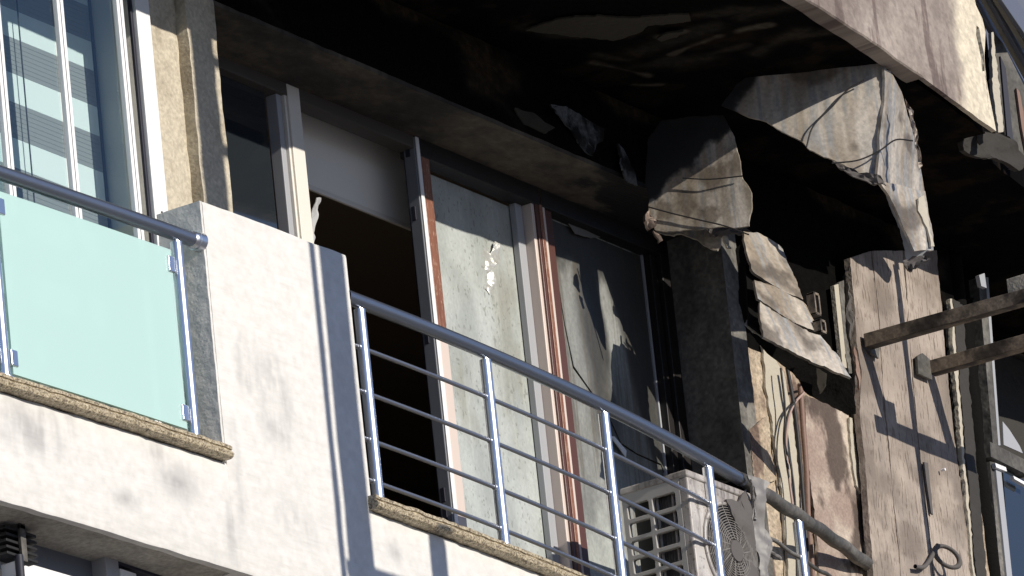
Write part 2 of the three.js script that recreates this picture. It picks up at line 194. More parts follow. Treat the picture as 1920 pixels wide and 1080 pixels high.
function sweep(prof, x0, x1, n, zf) {             // profile [dz, y], anticlockwise seen from +x
  const P = [], I = [], k = prof.length; for (let i = 0; i <= n; i++) { const x = mix(x0, x1, i / n), z = zf(x); for (const [dz, y] of prof) P.push(x, y, z + dz); }
  for (let i = 0; i < n; i++) for (let j = 0; j < k; j++) { const a = i * k + j, b = i * k + (j + 1) % k, c = a + k, d = b + k; I.push(a, c, b, b, c, d); }
  const tri = THREE.ShapeUtils.triangulateShape(prof.map(q => new THREE.Vector2(...q)), []); for (const [a, b, c] of tri) { I.push(a, b, c); I.push(n * k + a, n * k + c, n * k + b); }
  let g = new THREE.BufferGeometry(); g.setAttribute('position', new THREE.Float32BufferAttribute(P, 3)); g.setIndex(I); g = g.toNonIndexed(); g.computeVertexNormals(); return g;
}
// flat or crumpled sheet: outline in survey points on a plane, with thickness away from the viewer
function sheet(poly, p0, n, thick, amp = 0, fr = 6, hole = null, edge = 0.05, jag = 1.6) {
  if (p0.x === 0 && p0.y === 0) { let cx = 0, cy = 0; for (const q of poly) { cx += q[0] / poly.length; cy += q[1] / poly.length; } p0 = atZ(cx, cy, p0.z); }
  if (amp && jag) { const o = []; poly.forEach((a, i) => { const b = poly[(i + 1) % poly.length], L = Math.hypot(b[0] - a[0], b[1] - a[1]), m = Math.max(1, Math.round(L / 7)); for (let k = 0; k < m; k++) { const x = mix(a[0], b[0], k / m), y = mix(a[1], b[1], k / m); o.push([x + jag * (n3(x * 0.11, y * 0.11, 4) + n3(x * 0.31, y * 0.31, 8)), y + jag * (n3(x * 0.11, y * 0.11, 24) + n3(x * 0.31, y * 0.31, 28))]); } }); poly = o; }
  n = n.clone().normalize(); if (n.dot(fwd) > 0) n.negate(); const pts = poly.map(([x, y]) => onPlane(x, y, p0, n)); const o = pts[0];
  const ex = (Math.abs(n.y) > 0.9 ? V(1, 0, 0) : V(0, 1, 0).cross(n)).normalize(), ey = n.clone().cross(ex); const loc = (q) => { const d = q.clone().sub(o); return new THREE.Vector2(d.dot(ex), d.dot(ey)); };
  const s = new THREE.Shape(pts.map(loc)); if (hole) s.holes.push(new THREE.Path(hole.map(([x, y]) => loc(onPlane(x, y, p0, n)))));
  let g = new THREE.ExtrudeGeometry(s, { depth: thick, bevelEnabled: false }); g.translate(0, 0, -thick); if (amp) g = new TessellateModifier(edge, 18).modify(g);
  if (amp) { const p = g.attributes.position; for (let i = 0; i < p.count; i++) { const x = p.getX(i), y = p.getY(i); p.setZ(i, p.getZ(i) + amp * (n3(x * fr + o.x * 3, y * fr, 1) + 0.5 * n3(x * fr * 2.7, y * fr * 2.7 + o.y, 7) * (amp > 0.015 && fr < 5 ? 0.4 : 1))); p.setX(i, x + 0.4 * amp * n3(x * 14, y * 14, 3)); p.setY(i, y + 0.4 * amp * n3(x * 14, y * 14, 9)); } }
  g.applyMatrix4(new THREE.Matrix4().makeBasis(ex, ey, n).setPosition(o)); g = g.index ? g.toNonIndexed() : g; g.computeVertexNormals(); return amp ? toCreasedNormals(g, 0.7) : g;
}
const vplane = (x0, z0, x1, z1) => [V(x0, 13, z0), V(z1 - z0, 0, x0 - x1).normalize()];
const zplane = (z) => [V(0, 0, z), V(0, 0, 1)];
const structure = (o) => { o.userData = { kind: 'structure' }; return o; };

// plan lines of the curved balcony, lower and upper
const zLow = (x) => 0.802 - (x > -2.2 ? 0.0265 : 0.012) * (x + 2.2) ** 2;
const zUp = (x) => { if (x > -0.4) { const d = Math.min(x, 4) - 0.1; return 1.475 - 0.11 * d - 0.015 * d * d - 0.2 * Math.max(0, x - 4); } const d = -0.4 - x; return 1.526 + 0.095 * d - 0.0396 * Math.min(d, 1.2) ** 2 - (d > 1.2 ? 0.095 * (d - 1.2) + 0.012 * (d - 1.2) ** 2 : 0); };

// ================================================================== the ground and what stands off the facade
{
  const g = new THREE.PlaneGeometry(4000, 4000).rotateX(-Math.PI / 2); const o = new THREE.Mesh(uvBox(g), M.asphalt); o.name = 'ground'; structure(o); o.receiveShadow = true; scene.add(o);
  const p = new THREE.Mesh(uvBox(box(-40, 40, 0, 0.13, -2, 5.5, 0.02)), M.paving); p.name = 'pavement'; structure(p); p.castShadow = p.receiveShadow = true; scene.add(p);
  const w = new THREE.Mesh(uvBox(box(-14, 14, 0.13, 8.3, -6, 0.3, 0.02)), M.plaster); w.name = 'lower_wall'; w.userData = { label: 'plastered wall of the storeys below the balconies', category: 'wall' }; w.castShadow = w.receiveShadow = true; scene.add(w);
}
const FBOT = 11.315, SILL = 11.79, RAIL = 12.598, SOFF = 14.3;

// ================================================================== lower balcony: slab, front, parapet, stone sills
const ex = (px, py, dz) => atZ(px, py, dz).x;
const PX0 = -3.385, PX1 = -2.475;
{
  const t = thing('balcony', 'cream plastered balcony with solid parapet block and stone sill edges', 'balcony', [-2, FBOT, 0]);
  const o = 0.02, r = 0.012, F = (y0, y1) => [[o - 0.03, y0], [o - r, y0], [o - 0.003, y0 + 0.003], [o, y0 + r], [o, mix(y0, y1, 0.33)], [o, mix(y0, y1, 0.66)], [o, y1 - r], [o - 0.003, y1 - 0.003], [o - r, y1], [o - 0.03, y1]];
  for (const [a, b] of [[-6.2, PX0], [PX1, 2.15]]) { const fr = rough(sweep(F(FBOT, SILL - 0.055), a, b, 110, zLow), 0.0035, 9); part(t, 'fascia', uvFlat(uvBox(toCreasedNormals(fr, 0.5)), STX0, STX1, STY0, STY1), M.front, true); }
  const pf = rough(sweep([[o - 0.2, FBOT], [o - r, FBOT], [o - 0.003, FBOT + 0.003], [o, FBOT + r], [o, mix(FBOT, SILL - 0.055, 0.33)], [o, mix(FBOT, SILL - 0.055, 0.66)], [o, SILL - 0.055 - r], [o, SILL - 0.03], [o, SILL + 0.2], [o, SILL + 0.5], [o, 12.745], [o - 0.003, 12.757], [o - r, 12.762], [o - 0.1, 12.764], [o - 0.2 + r, 12.762], [o - 0.2, 12.75], [o - 0.2, SILL + 0.4]], PX0, PX1, 40, zLow), 0.0035, 9);
  part(t, 'parapet', uvFlat(uvBox(toCreasedNormals(pf, 0.5)), STX0, STX1, STY0, STY1), M.front, true);
  const end = part(t, 'parapet_end', rough(new TessellateModifier(0.03, 18).modify(new THREE.BoxGeometry(0.016, 12.758 - SILL + 0.05, 0.196).toNonIndexed()).translate(PX0 - 0.004, (12.758 + SILL - 0.05) / 2, zLow(PX0) + o - 0.102), 0.002, 22), M.greyLight);
  const slab = sweep([[-3.4, FBOT + 0.004], [o - 0.027, FBOT + 0.004], [o - 0.027, SILL - 0.058], [-3.4, SILL - 0.058]], -6.2, 2.15, 60, (x) => zLow(x)); part(t, 'slab', slab, M.grey);
  const bn = [[-0.26, SILL - 0.055], [0.052, SILL - 0.055], [0.064, SILL - 0.048], [0.068, SILL - 0.036], [0.062, SILL - 0.026], [0.054, SILL - 0.024], [0.054, SILL - 0.019], [0.06, SILL - 0.016], [0.06, SILL - 0.006], [0.054, SILL], [-0.26, SILL]];
  const xl = ex(444, 862, 0.86), xr = ex(707, 950, 0.86), cuts = [[-6.2, -5.1], [-5.096, xl], [xr, -1.55], [-1.546, -0.5], [-0.496, 0.6], [0.604, 2.1]];
  for (const [a, b] of cuts) part(t, 'sill_stone', rough(sweep(bn, a, b, 50, zLow), 0.004, 26), M.granite);
}

// ================================================================== railings
const railPt = (x, y, dz = 0) => V(x, y, zLow(x) + dz);
const arcPts = (x0, x1, y, n, dz = 0) => Array.from({ length: n + 1 }, (_, i) => railPt(mix(x0, x1, i / n), y, dz));
function post(t, x, m) { part(t, 'post', [cyl(railPt(x, SILL - 0.002), railPt(x, RAIL - 0.035), 0.0225), cyl(railPt(x, RAIL - 0.035), railPt(x, RAIL - 0.018), 0.010), cyl(railPt(x, SILL), railPt(x, SILL + 0.012), 0.034)], m); }
{
  const t = thing('glass_balustrade', 'frosted green glass balustrade with round dark handrail left of the parapet', 'railing', [-4.5, SILL, 0.75]);
  const xe = PX0 - 0.012; part(t, 'handrail', tube(arcPts(-6, xe, RAIL, 30), 0.028, 80, 18), M.rail);
  part(t, 'wall_flange', [cyl(railPt(xe - 0.03, RAIL), railPt(xe + 0.004, RAIL), 0.037), ball(railPt(xe - 0.034, RAIL), 0.034)], M.steel);
  const pxs = [-3.545, -4.63, -5.72]; for (const x of pxs) post(t, x, M.steel);
  for (let i = 0; i < 2; i++) { const b = pxs[i] - 0.045, a = pxs[i + 1] + 0.045, y0 = SILL + 0.035, y1 = RAIL - 0.075, g = sweep([[-0.005, y0], [0.005, y0], [0.005, y1], [-0.005, y1]], a, b, 16, zLow); part(t, 'glass_panel', toCreasedNormals(g, 0.5), M.frosted);
    for (const x of [a, b]) for (const y of [y0 + 0.03, y1 - 0.09]) { const z = zLow(x), s = x === a ? 1 : -1; part(t, 'glass_clamp', box(x - s * 0.012, x + s * 0.028, y, y + 0.062, z - 0.012, z + 0.012, 0.004), M.steel); } }
}
const POSTS = [-2.39, -1.52, -0.6, 0.32, 1.24];
const RODY = [0.62, 0.44, 0.25, 0.085];
{
  const t = thing('balcony_railing', 'curved steel balcony railing with round posts and four thin rods', 'railing', [-0.2, SILL, 0.65]);
  part(t, 'handrail', tube(arcPts(-2.478, 0.66, RAIL, 30), 0.0275, 90, 18), M.rail);
  const b = part(t, 'handrail', tube(arcPts(0.62, 2.1, RAIL, 20).map((p, i) => p.add(V(0, 0.004 * Math.sin(i * 1.7), 0))), 0.0285, 60, 18), M.burntRail); b.userData.label = 'scorched end of the handrail';
  for (const x of POSTS) post(t, x, M.steel);
  for (const h of RODY) { part(t, 'rod', tube(arcPts(-2.475, 0.62, SILL + h, 24, -0.004), 0.0085, 80, 10), M.rod); part(t, 'rod', tube(arcPts(0.60, 2.1, SILL + h, 16, -0.004).map((p, i) => p.add(V(0, 0.006 * Math.sin(i * 2.1 + h * 9), 0))), 0.0088, 50, 10), M.burntRail);
    for (const x of POSTS) part(t, 'rod_collar', cyl(railPt(x - 0.028, SILL + h, -0.004), railPt(x + 0.028, SILL + h, -0.004), 0.0115, 0.0115, 12), M.steel); }
}

// ================================================================== left: pillar, glazed-in balcony, window with striped blind
{
  const t = thing('wall_pillar', 'beige rough plastered pillar between glazed balcony and dark window', 'pillar', [-2.7, SILL, 0.15]);
  const tall = (x0, x1, z0, z1) => toCreasedNormals(rough(new TessellateModifier(0.05, 18).modify(new THREE.BoxGeometry(x1 - x0, SOFF - SILL, z1 - z0).toNonIndexed()).translate((x0 + x1) / 2, (SOFF + SILL) / 2, (z0 + z1) / 2), 0.006, 14), 0.5);
  part(t, 'pier', tall(-2.625, -2.43, -0.2, 0.30), M.plaster); part(t, 'side_wall', tall(-2.816, -2.622, -0.2, 0.25), M.plaster); { const g = new THREE.ExtrudeGeometry(new THREE.Shape([[-2.852, -0.02], [-2.815, -0.02], [-2.815, 0.254], [-2.818, 0.254]].map(q => new THREE.Vector2(q[0], -q[1]))), { depth: SOFF - SILL - 0.01, bevelEnabled: false }); g.rotateX(-Math.PI / 2); g.translate(0, SILL, 0); part(t, 'reveal', g, M.reveal); }
}
const zEnc = (x) => zLow(x) - 0.2;
{
  const t = thing('balcony_glazing', 'white framed folding glass screen enclosing the left balcony', 'glazing', [-4.3, SILL, 0.55]);
  const prof = (x, w, d, name, m = M.white) => part(t, name, box(x - w / 2, x + w / 2, SILL, SOFF - 0.01, zEnc(x) - d, zEnc(x), 0.003), m);
  for (const x of [-3.475, -3.845, -4.225, -4.6, -4.98, -5.36]) { prof(x - 0.0105, 0.0185, 0.022, 'glass_profile'); prof(x + 0.0105, 0.0185, 0.022, 'glass_profile'); prof(x, 0.004, 0.024, 'seal', M.seal); }
  { const j = atZ(281, 200, 0.275); part(t, 'end_jamb', box(j.x - 0.045, j.x + 0.045, SILL, SOFF - 0.01, 0.258, 0.285, 0.004), M.white); part(t, 'seal', box(j.x - 0.062, j.x - 0.046, SILL, SOFF - 0.01, 0.256, 0.27, 0.003), M.seal); }
  { const z = 0.2855; for (const [px, py] of [[303, 398], [308, 401]]) { const p = atZ(px, py, z); part(t, 'screw', cyl(V(p.x, p.y, z - 0.002), V(p.x, p.y, z + 0.003), 0.004), M.black); } }
  const xs = [-3.475, -3.845, -4.225, -4.6, -4.98, -5.36]; for (let i = 0; i < 5; i++) { const b = xs[i] - 0.037, a = xs[i + 1] + 0.023; part(t, 'pane', sweep([[-0.017, SILL + 0.04], [-0.011, SILL + 0.04], [-0.011, SOFF - 0.05], [-0.017, SOFF - 0.05]], a, b, 4, zEnc), M.glass); }
  part(t, 'bottom_track', sweep([[-0.045, SILL], [0.006, SILL], [0.006, SILL + 0.04], [-0.045, SILL + 0.04]], -6, -3.44, 40, zEnc), M.white); part(t, 'top_track', sweep([[-0.05, SOFF - 0.05], [0.01, SOFF - 0.05], [0.01, SOFF], [-0.05, SOFF]], -6, -3.44, 40, zEnc), M.white);
}
{
  const t = thing('blind_window', 'window with dark slim frame behind the folding glass screen', 'window', [-4.2, SILL, 0.1]);
  part(t, 'frame', [box(-2.868, -2.853, SILL, SOFF - 0.02, -0.03, 0.024), box(-5.9, -5.8, SILL, SOFF - 0.02, -0.03, 0.055)], M.seal); part(t, 'backing', box(-5.8, -2.86, SILL, SOFF - 0.02, -0.08, -0.03), M.black);
  const c = atZ(53, 200, 0.06); part(t, 'cord', cyl(V(c.x, 12.6, 0.05), V(c.x, SOFF - 0.05, 0.05), 0.003), M.seal);
  const q = thing('zebra_blind', 'striped day and night blind with pale and dark bands', 'blind', [-4.4, SILL, 0.1]); const yr = atZ(200, 76, 0.02).y - 0.03, per = 0.268;
  for (let k = -3; k < 9; k++) { const y1 = yr - 0.022 + 0.02 - k * per + 0.0; const yb = y1 - 0.120; if (y1 > SOFF - 0.03) continue; part(q, 'blind_band', box(-5.8, -2.87, yb, y1, 0.015, 0.019, 0.0015), M.blindLight); const g = []; for (let s = 0; s < 8; s++) g.push(box(-5.8, -2.87, yb - 0.148 + s * 0.0185, yb - 0.148 + (s + 1) * 0.0185 - 0.0006, 0.015, 0.0195, 0.001)); part(q, 'blind_band', g, M.blindDark); }
}

// ================================================================== balcony windows
const HEAD = 13.945;
{
  const t = thing('lintel_beam', 'sooty concrete beam over the balcony windows under the burnt ceiling', 'beam', [-0.6, HEAD, 0.15]);
  part(t, 'underside', uvXZ(uvBox(new TessellateModifier(0.08, 18).modify(new THREE.BoxGeometry(3.7, 0.02, 0.38).toNonIndexed()).translate(-0.58, HEAD + 0.012, 0.11)), -2.43, 1.27, -0.08, 0.3), M.lintel, true);
  part(t, 'face', toCreasedNormals(rough(new TessellateModifier(0.08, 18).modify(new THREE.BoxGeometry(3.7, SOFF - HEAD - 0.02, 0.38).toNonIndexed()).translate(-0.58, (SOFF + HEAD + 0.022) / 2, 0.112), 0.006, 9), 0.5), M.soot);
  part(t, 'plaster_flake', sheet([[1030, 195], [1060, 200], [1120, 232], [1150, 255], [1146, 310], [1100, 290], [1080, 262], [1060, 228]], V(0, 0, 0.315), V(0.1, -0.15, 1), 0.008, 0.02, 8), M.paleFlake);
  part(t, 'plaster_flake', sheet([[1158, 268], [1170, 280], [1188, 330], [1194, 348], [1176, 340], [1164, 312]], V(0, 0, 0.32), V(0.2, 0, 1), 0.008, 0.02, 8), M.paleFlake);
  part(t, 'plaster_flake', sheet([[962, 392 - 190], [1000, 212], [1040, 240], [1024, 252], [985, 232]], V(0, 0, 0.312), V(0, 0, 1), 0.006, 0.01, 8), M.flake);
}
const WX = { m1: [-1.565, -1.43], m2: [-0.625, -0.50], m3: [0.235, 0.395], end: 1.27 };
const YB = SILL - 0.03;
{
  const t = thing('balcony_window', 'four part balcony window with open casement and soot stained panes', 'window', [-0.6, YB, 0]);
  const vb = (name, x0, x1, z0, z1, m, y0 = YB, y1 = HEAD) => part(t, name, box(x0, x1, y0, y1, z0, z1, 0.004), m);
  part(t, 'head_frame', [box(-2.43, -0.62, HEAD - 0.05, HEAD + 0.004, -0.08, -0.004)], M.brownFrame); const hb = part(t, 'head_frame', [box(-0.618, 1.27, HEAD - 0.075, HEAD + 0.004, -0.08, 0.0)], M.burntFrame); hb.userData.label = 'blackened window head';
  // first post, cream
  vb('mullion', WX.m1[0], WX.m1[0] + 0.035, -0.075, -0.022, M.greyFrame); vb('mullion', WX.m1[0] + 0.036, WX.m1[0] + 0.05, -0.075, -0.008, M.cream); vb('mullion', WX.m1[0] + 0.051, WX.m1[1], -0.075, 0, M.cream); vb('bead', WX.m1[0] - 0.055, WX.m1[0] - 0.045, -0.08, -0.05, M.cream);
  // second post, cream edge and wood strip, shade coloured into its dim side
  const yw = atZ(822, 614, 0).y;
  vb('mullion', WX.m2[0], WX.m2[0] + 0.026, -0.056, -0.002, M.shadeFrame); vb('mullion', WX.m2[0] + 0.006, WX.m2[0] + 0.03, -0.001, 0.006, M.white); vb('mullion', WX.m2[0] + 0.031, WX.m2[0] + 0.042, -0.08, -0.012, M.seal); vb('mullion', WX.m2[0] + 0.043, WX.m2[0] + 0.105, -0.08, -0.003, M.pinkWhite, YB, yw); vb('wood_strip', WX.m2[0] + 0.043, WX.m2[0] + 0.105, -0.08, -0.003, M.wood, yw + 0.002, HEAD - 0.07); vb('bead', WX.m2[0] + 0.106, WX.m2[1] + 0.004, -0.08, -0.03, M.pinkWhite);
  // third post, wood and pale strips
  const x3 = WX.m3[0]; vb('mullion', x3, x3 + 0.022, -0.08, -0.012, M.pinkWhite); vb('wood_strip', x3 + 0.0225, x3 + 0.045, -0.08, -0.004, M.darkWood); vb('wood_strip', x3 + 0.0455, x3 + 0.07, -0.08, 0, M.wood); vb('mullion', x3 + 0.0705, x3 + 0.095, -0.08, -0.006, M.pinkWhite); vb('wood_strip', x3 + 0.0955, x3 + 0.16, -0.08, -0.016, M.darkWood);
  vb('mullion', 1.15, 1.195, -0.08, -0.02, M.burntFrame); vb('mullion', 1.2, 1.27, -0.08, 0, M.burntFrame); vb('bead', 1.135, 1.146, -0.08, -0.05, M.greyFrame);
  // first pane dark, clear with room behind
  part(t, 'pane', box(-2.43, WX.m1[0] - 0.046, YB + 0.05, HEAD - 0.05, -0.052, -0.047, 0.001), M.darkGlass);
  for (const [px, py] of [[768, 285], [776, 402], [797, 632], [831, 930], [829, 966]]) { const p = atZ(px + 8, py, -0.03); part(t, 'hinge', box(WX.m2[0] - 0.005, WX.m2[0] + 0.004, p.y - 0.03, p.y + 0.03, -0.045, -0.025, 0.002), M.seal); }
  // soot coated panes
  const p3 = box(WX.m2[1] + 0.004, x3, YB + 0.02, HEAD - 0.08, -0.095, -0.089, 0.001); part(t, 'pane', uvFlat(uvBox(p3), WX.m2[1], x3, YB, HEAD - 0.08), M.pane3, true);
  part(t, 'glint_scrap', sheet([[892, 470], [905, 462], [918, 476], [930, 452], [938, 458], [936, 490], [924, 505], [930, 530], [918, 552], [908, 540], [912, 515], [898, 500]], V(0, 0, -0.082), V(-0.25, 0, 1), 0.002, 0.012, 16, null, 0.02, 2.5), M.film);  // crumpled scrap added to give the pane its bright glint
  vb('bead', x3 - 0.055, x3 - 0.002, -0.085, -0.055, M.greyFrame);
  const X4a = x3 + 0.16, X4b = 1.15, shard = (name, poly, dz, lab) => { const g = sheet(poly, V(0, 0, -0.06 + dz), V(0, 0, 1), 0.005); const o = part(t, name, uvFlat(uvBox(g), X4a, X4b, YB, HEAD - 0.08), M.pane4, true); if (lab) o.userData.label = lab; };
  shard('pane', [[1012, 380], [1042, 500], [1060, 610], [1076, 686], [1110, 735], [1126, 760], [1146, 788], [1165, 830], [1195, 850], [1240, 870], [1320, 1100], [1340, 1100], [1260, 450], [1230, 420]], 0, 'cracked soot streaked pane'); shard('glass_shard', [[1010, 380], [1040, 500], [1058, 610], [1074, 690], [1108, 737], [1124, 763], [1144, 791], [1163, 833], [1194, 853], [1239, 873], [1317, 1100], [1100, 1100]], -0.004);
  part(t, 'broken_edge', sheet([[1060, 408], [1078, 405], [1110, 420], [1156, 441], [1110, 446], [1078, 438]], V(0, 0, -0.045), V(0, 0.1, 1), 0.004, 0.006, 9), M.ash);
  part(t, 'broken_edge', sheet([[1145, 818], [1152, 818], [1175, 845], [1174, 857], [1162, 840]], V(0, 0, -0.045), V(0, 0.1, 1), 0.004), M.white);
}
{ // room behind
  const o = new THREE.Mesh(uvBox(mergeGeometries([box(-2.5, 5.2, SOFF + 0.04, SOFF + 0.14, -4.6, -0.15), box(-2.5, 5.2, 11.68, 11.77, -4.6, -0.1), box(-2.5, 5.2, 11.77, SOFF, -4.7, -4.6), box(-2.6, -2.5, 11.68, SOFF, -4.6, -0.2), box(5.2, 5.3, 11.68, SOFF, -4.6, 0)].map(g => g.toNonIndexed()))), M.room); o.name = 'room'; structure(o); o.castShadow = o.receiveShadow = true; scene.add(o);
  const t = thing('roller_blind', 'pale roller blind half lowered in the open window', 'blind', [-1, 13.6, -0.28]);
  const a = atZ(556, 176, -0.2), b = atZ(775, 268, -0.2), c = atZ(775, 425, -0.2); part(t, 'blind_cloth', box(a.x - 0.1, b.x + 0.01, c.y, HEAD + 0.3, -0.202, -0.199, 0.001), M.roller); part(t, 'bottom_bar', box(a.x - 0.1, b.x + 0.01, c.y - 0.022, c.y, -0.208, -0.194, 0.004), M.cream);
  part(t, 'cassette', box(a.x - 0.1, b.x + 0.01, atZ(665, 222, -0.1).y - 0.010, atZ(665, 222, -0.1).y + 0.012, -0.12, -0.1, 0.004), M.cream); { const p = atZ(604, 201, -0.09); part(t, 'catch', box(p.x - 0.035, p.x + 0.025, p.y - 0.012, p.y + 0.012, -0.1, -0.085, 0.004), M.seal); }
  const k = thing('curtain', 'small strip of pale curtain beside the first cream window post', 'curtain', [-1.3, 13.4, -0.1]); part(k, 'cloth', sheet([[586, 372], [600, 370], [602, 400], [598, 430], [590, 455], [594, 520], [585, 520]], V(0, 0, -0.1), V(0.2, 0, 1), 0.004, 0.03, 7, null, 0.03, 0.5), M.cloth);
}

// ================================================================== upper balcony: burnt soffit and fascia
{
  const t = thing('upper_balcony', 'fire blackened balcony above with flaking ceiling and pinkish scorched front', 'balcony', [0, SOFF, 0]);
  const out = []; for (let i = 0; i <= 60; i++) { const x = mix(-7, 2.07, i / 60); out.push([x, zUp(x) - 0.06]); } out.push([2.05, 1.03]); for (let i = 0; i <= 20; i++) { const x = mix(2.06, 6, i / 20); out.push([x, zUp(x) - 0.17]); } out.push([6, -0.25], [-7, -0.25]);
  let g = new THREE.ExtrudeGeometry(new THREE.Shape(out.map(q => new THREE.Vector2(...q))), { depth: 0.25, bevelEnabled: false }); g.rotateX(Math.PI / 2); g.translate(0, SOFF + 0.255, 0); g = new TessellateModifier(0.12, 18).modify(g.toNonIndexed()); g = toCreasedNormals(rough(g, 0.012, 5), 0.5); part(t, 'soffit', uvXZ(uvBox(g), SFX0, SFX1, SFZ0, SFZ1), M.soffit, true);
  // front wall, bent to the plan line, with the burst hole
  
  const xs = 1.25, zA = zUp(xs), zB = zUp(2.07), fw = rough(sweep([[-0.08, SOFF - 0.01], [-0.006, SOFF - 0.01], [0, SOFF - 0.004], [0, SOFF + 0.1], [0, SOFF + 0.3], [0, SOFF + 0.5], [0, 15.1], [-0.08, 15.1]], -7, xs, 150, zUp), 0.005, 8);
  part(t, 'front_wall', uvFlat(uvBox(toCreasedNormals(fw, 0.5)), -0.6, 2.2, SOFF, 15.4), M.fascia, true);
  const dl = Math.hypot(2.07 - xs, zB - zA), dx = V((2.07 - xs) / dl, 0, (zB - zA) / dl), loc = ([px, py]) => { const p = onPlane(px, py, V(xs, 14, zA), V(-dx.z, 0, dx.x)); return new THREE.Vector2(p.clone().sub(V(xs, 0, zA)).dot(dx), p.y); };
  const eL = [[1868, 246], [1862, 215], [1852, 165], [1845, 120], [1848, 60], [1842, 35], [1830, 10], [1815, -60], [1800, -120]].map(loc); const lp = [new THREE.Vector2(0.0005, SOFF - 0.01)]; for (let i = 1; i < 12; i++) lp.push(new THREE.Vector2(eL[0].x * i / 12, SOFF - 0.01 + 0.005 * n3(i * 0.9, 3, 1))); lp.push(...eL, new THREE.Vector2(0.0005, eL[8].y));
  const s = new THREE.Shape(lp); s.holes.push(new THREE.Path([[1831, 48], [1836, 52], [1840, 78], [1845, 100], [1848, 132], [1842, 134], [1839, 108], [1835, 86], [1830, 66]].map(loc)));
  const f = new THREE.ExtrudeGeometry(s, { depth: 0.022, bevelEnabled: false }); f.translate(0, 0, -0.022); f.applyMatrix4(new THREE.Matrix4().makeBasis(dx, V(0, 1, 0), V(-dx.z, 0, dx.x)).setPosition(xs, 0, zA));
  part(t, 'front_wall', uvFlat(uvBox(f), -0.6, 2.2, SOFF, 15.4), M.fascia, true); part(t, 'wall_core', sweep([[-0.2, SOFF + 0.02], [-0.085, SOFF + 0.02], [-0.085, 15.08], [-0.2, 15.08]], -7, 2.04, 60, zUp), M.char); part(t, 'upper_wall', box(1.2, 8, SOFF + 0.26, 19, -0.2, 0.3, 0.01), M.alu); part(t, 'wall_core', box(1.9, 2.62, SOFF + 0.02, 15.02, 0.84, 0.91, 0.01), M.char);
  // flakes of old plaster still clinging to the ceiling
  const fl = (poly, y, m, amp = 0.006) => part(t, 'plaster_flake', sheet(poly, V(0, y, 0), V(0, 1, 0), 0.008, amp, 5), m), Y = SOFF - 0.01;
  fl([[985, 55], [1040, 38], [1120, 29], [1180, 36], [1240, 30], [1292, 28], [1295, 40], [1250, 46], [1215, 48], [1200, 62], [1150, 76], [1090, 70], [1030, 62]], Y, M.flake);
  fl([[1232, 72], [1250, 62], [1282, 60], [1270, 70], [1240, 77]], Y - 0.004, M.flake);
  // ragged piece left at the right end
  const r = part(t, 'ragged_edge', sheet([[1800, 264], [1830, 250], [1845, 244], [1870, 250], [1900, 262], [1925, 300], [1910, 322], [1890, 308], [1860, 298], [1830, 292], [1806, 282]], V(2.1, 14.3, 1.02), V(-0.25, -0.2, 1), 0.03, 0.02, 9), M.sootWood); part(t, 'plaster_flake', sheet([[1832, 252], [1842, 248], [1844, 268], [1838, 272], [1832, 262]], V(2.1, 14.3, 1.05), V(-0.25, -0.1, 1), 0.008, 0.004, 9), M.flake);
  const b = part(t, 'wall_end', sheet([[1858, 60], [1862, 60], [1876, 180], [1882, 246], [1872, 248], [1862, 170]], V(2.12, 14.5, 1.17), V(-0.3, 0, 1), 0.02, 0.004, 9), M.lime);
}
{ // glazing track of the balcony above, far right
  const t = thing('sliding_track', 'grey aluminium glazing track with pale strips at the top right corner', 'track', [2.3, 14.8, 1]);
  const Y = 14.95, L = (a, b, y, w, h, m, n) => { const p = atY(...a, y), q = atY(...b, y), d = q.clone().sub(p), e = q.clone().addScaledVector(d, 0.6); part(t, n, beam(p.addScaledVector(d, -0.4), e, w, h), m); };
  L([1831, 0], [1918, 163], Y, 0.02, 0.085, M.alu, 'track'); L([1847, 0], [1923, 138], Y - 0.005, 0.03, 0.03, M.lime, 'strip'); L([1859, 0], [1926, 118], Y + 0.002, 0.02, 0.08, M.alu, 'track'); L([1869, 0], [1930, 100], Y - 0.003, 0.025, 0.028, M.lime, 'strip'); L([1888, 0], [1940, 76], Y + 0.004, 0.02, 0.13, M.alu, 'track'); L([1896, 30], [1926, 80], Y - 0.01, 0.012, 0.016, M.greyFrame, 'strip');
  const w = thing('end_panel', 'narrow dark weathered panel under the glazing track', 'panel', [2.5, 14.3, 0.8]); part(w, 'board', sheet([[1862, 60], [1880, 80], [1925, 170], [1925, 310], [1900, 300], [1884, 250]], V(2.35, 14.5, 0.95), V(-0.25, 0, 1), 0.03), M.arm); part(w, 'edge_strip', sheet([[1876, 105], [1886, 128], [1906, 320], [1894, 316]], V(2.35, 14.5, 0.96), V(-0.25, 0, 1), 0.012), M.seal); part(w, 'rust_strip', sheet([[1906, 165], [1912, 172], [1926, 250], [1926, 290], [1916, 240]], V(2.35, 14.5, 0.965), V(-0.25, 0, 1), 0.012), M.copper);
}

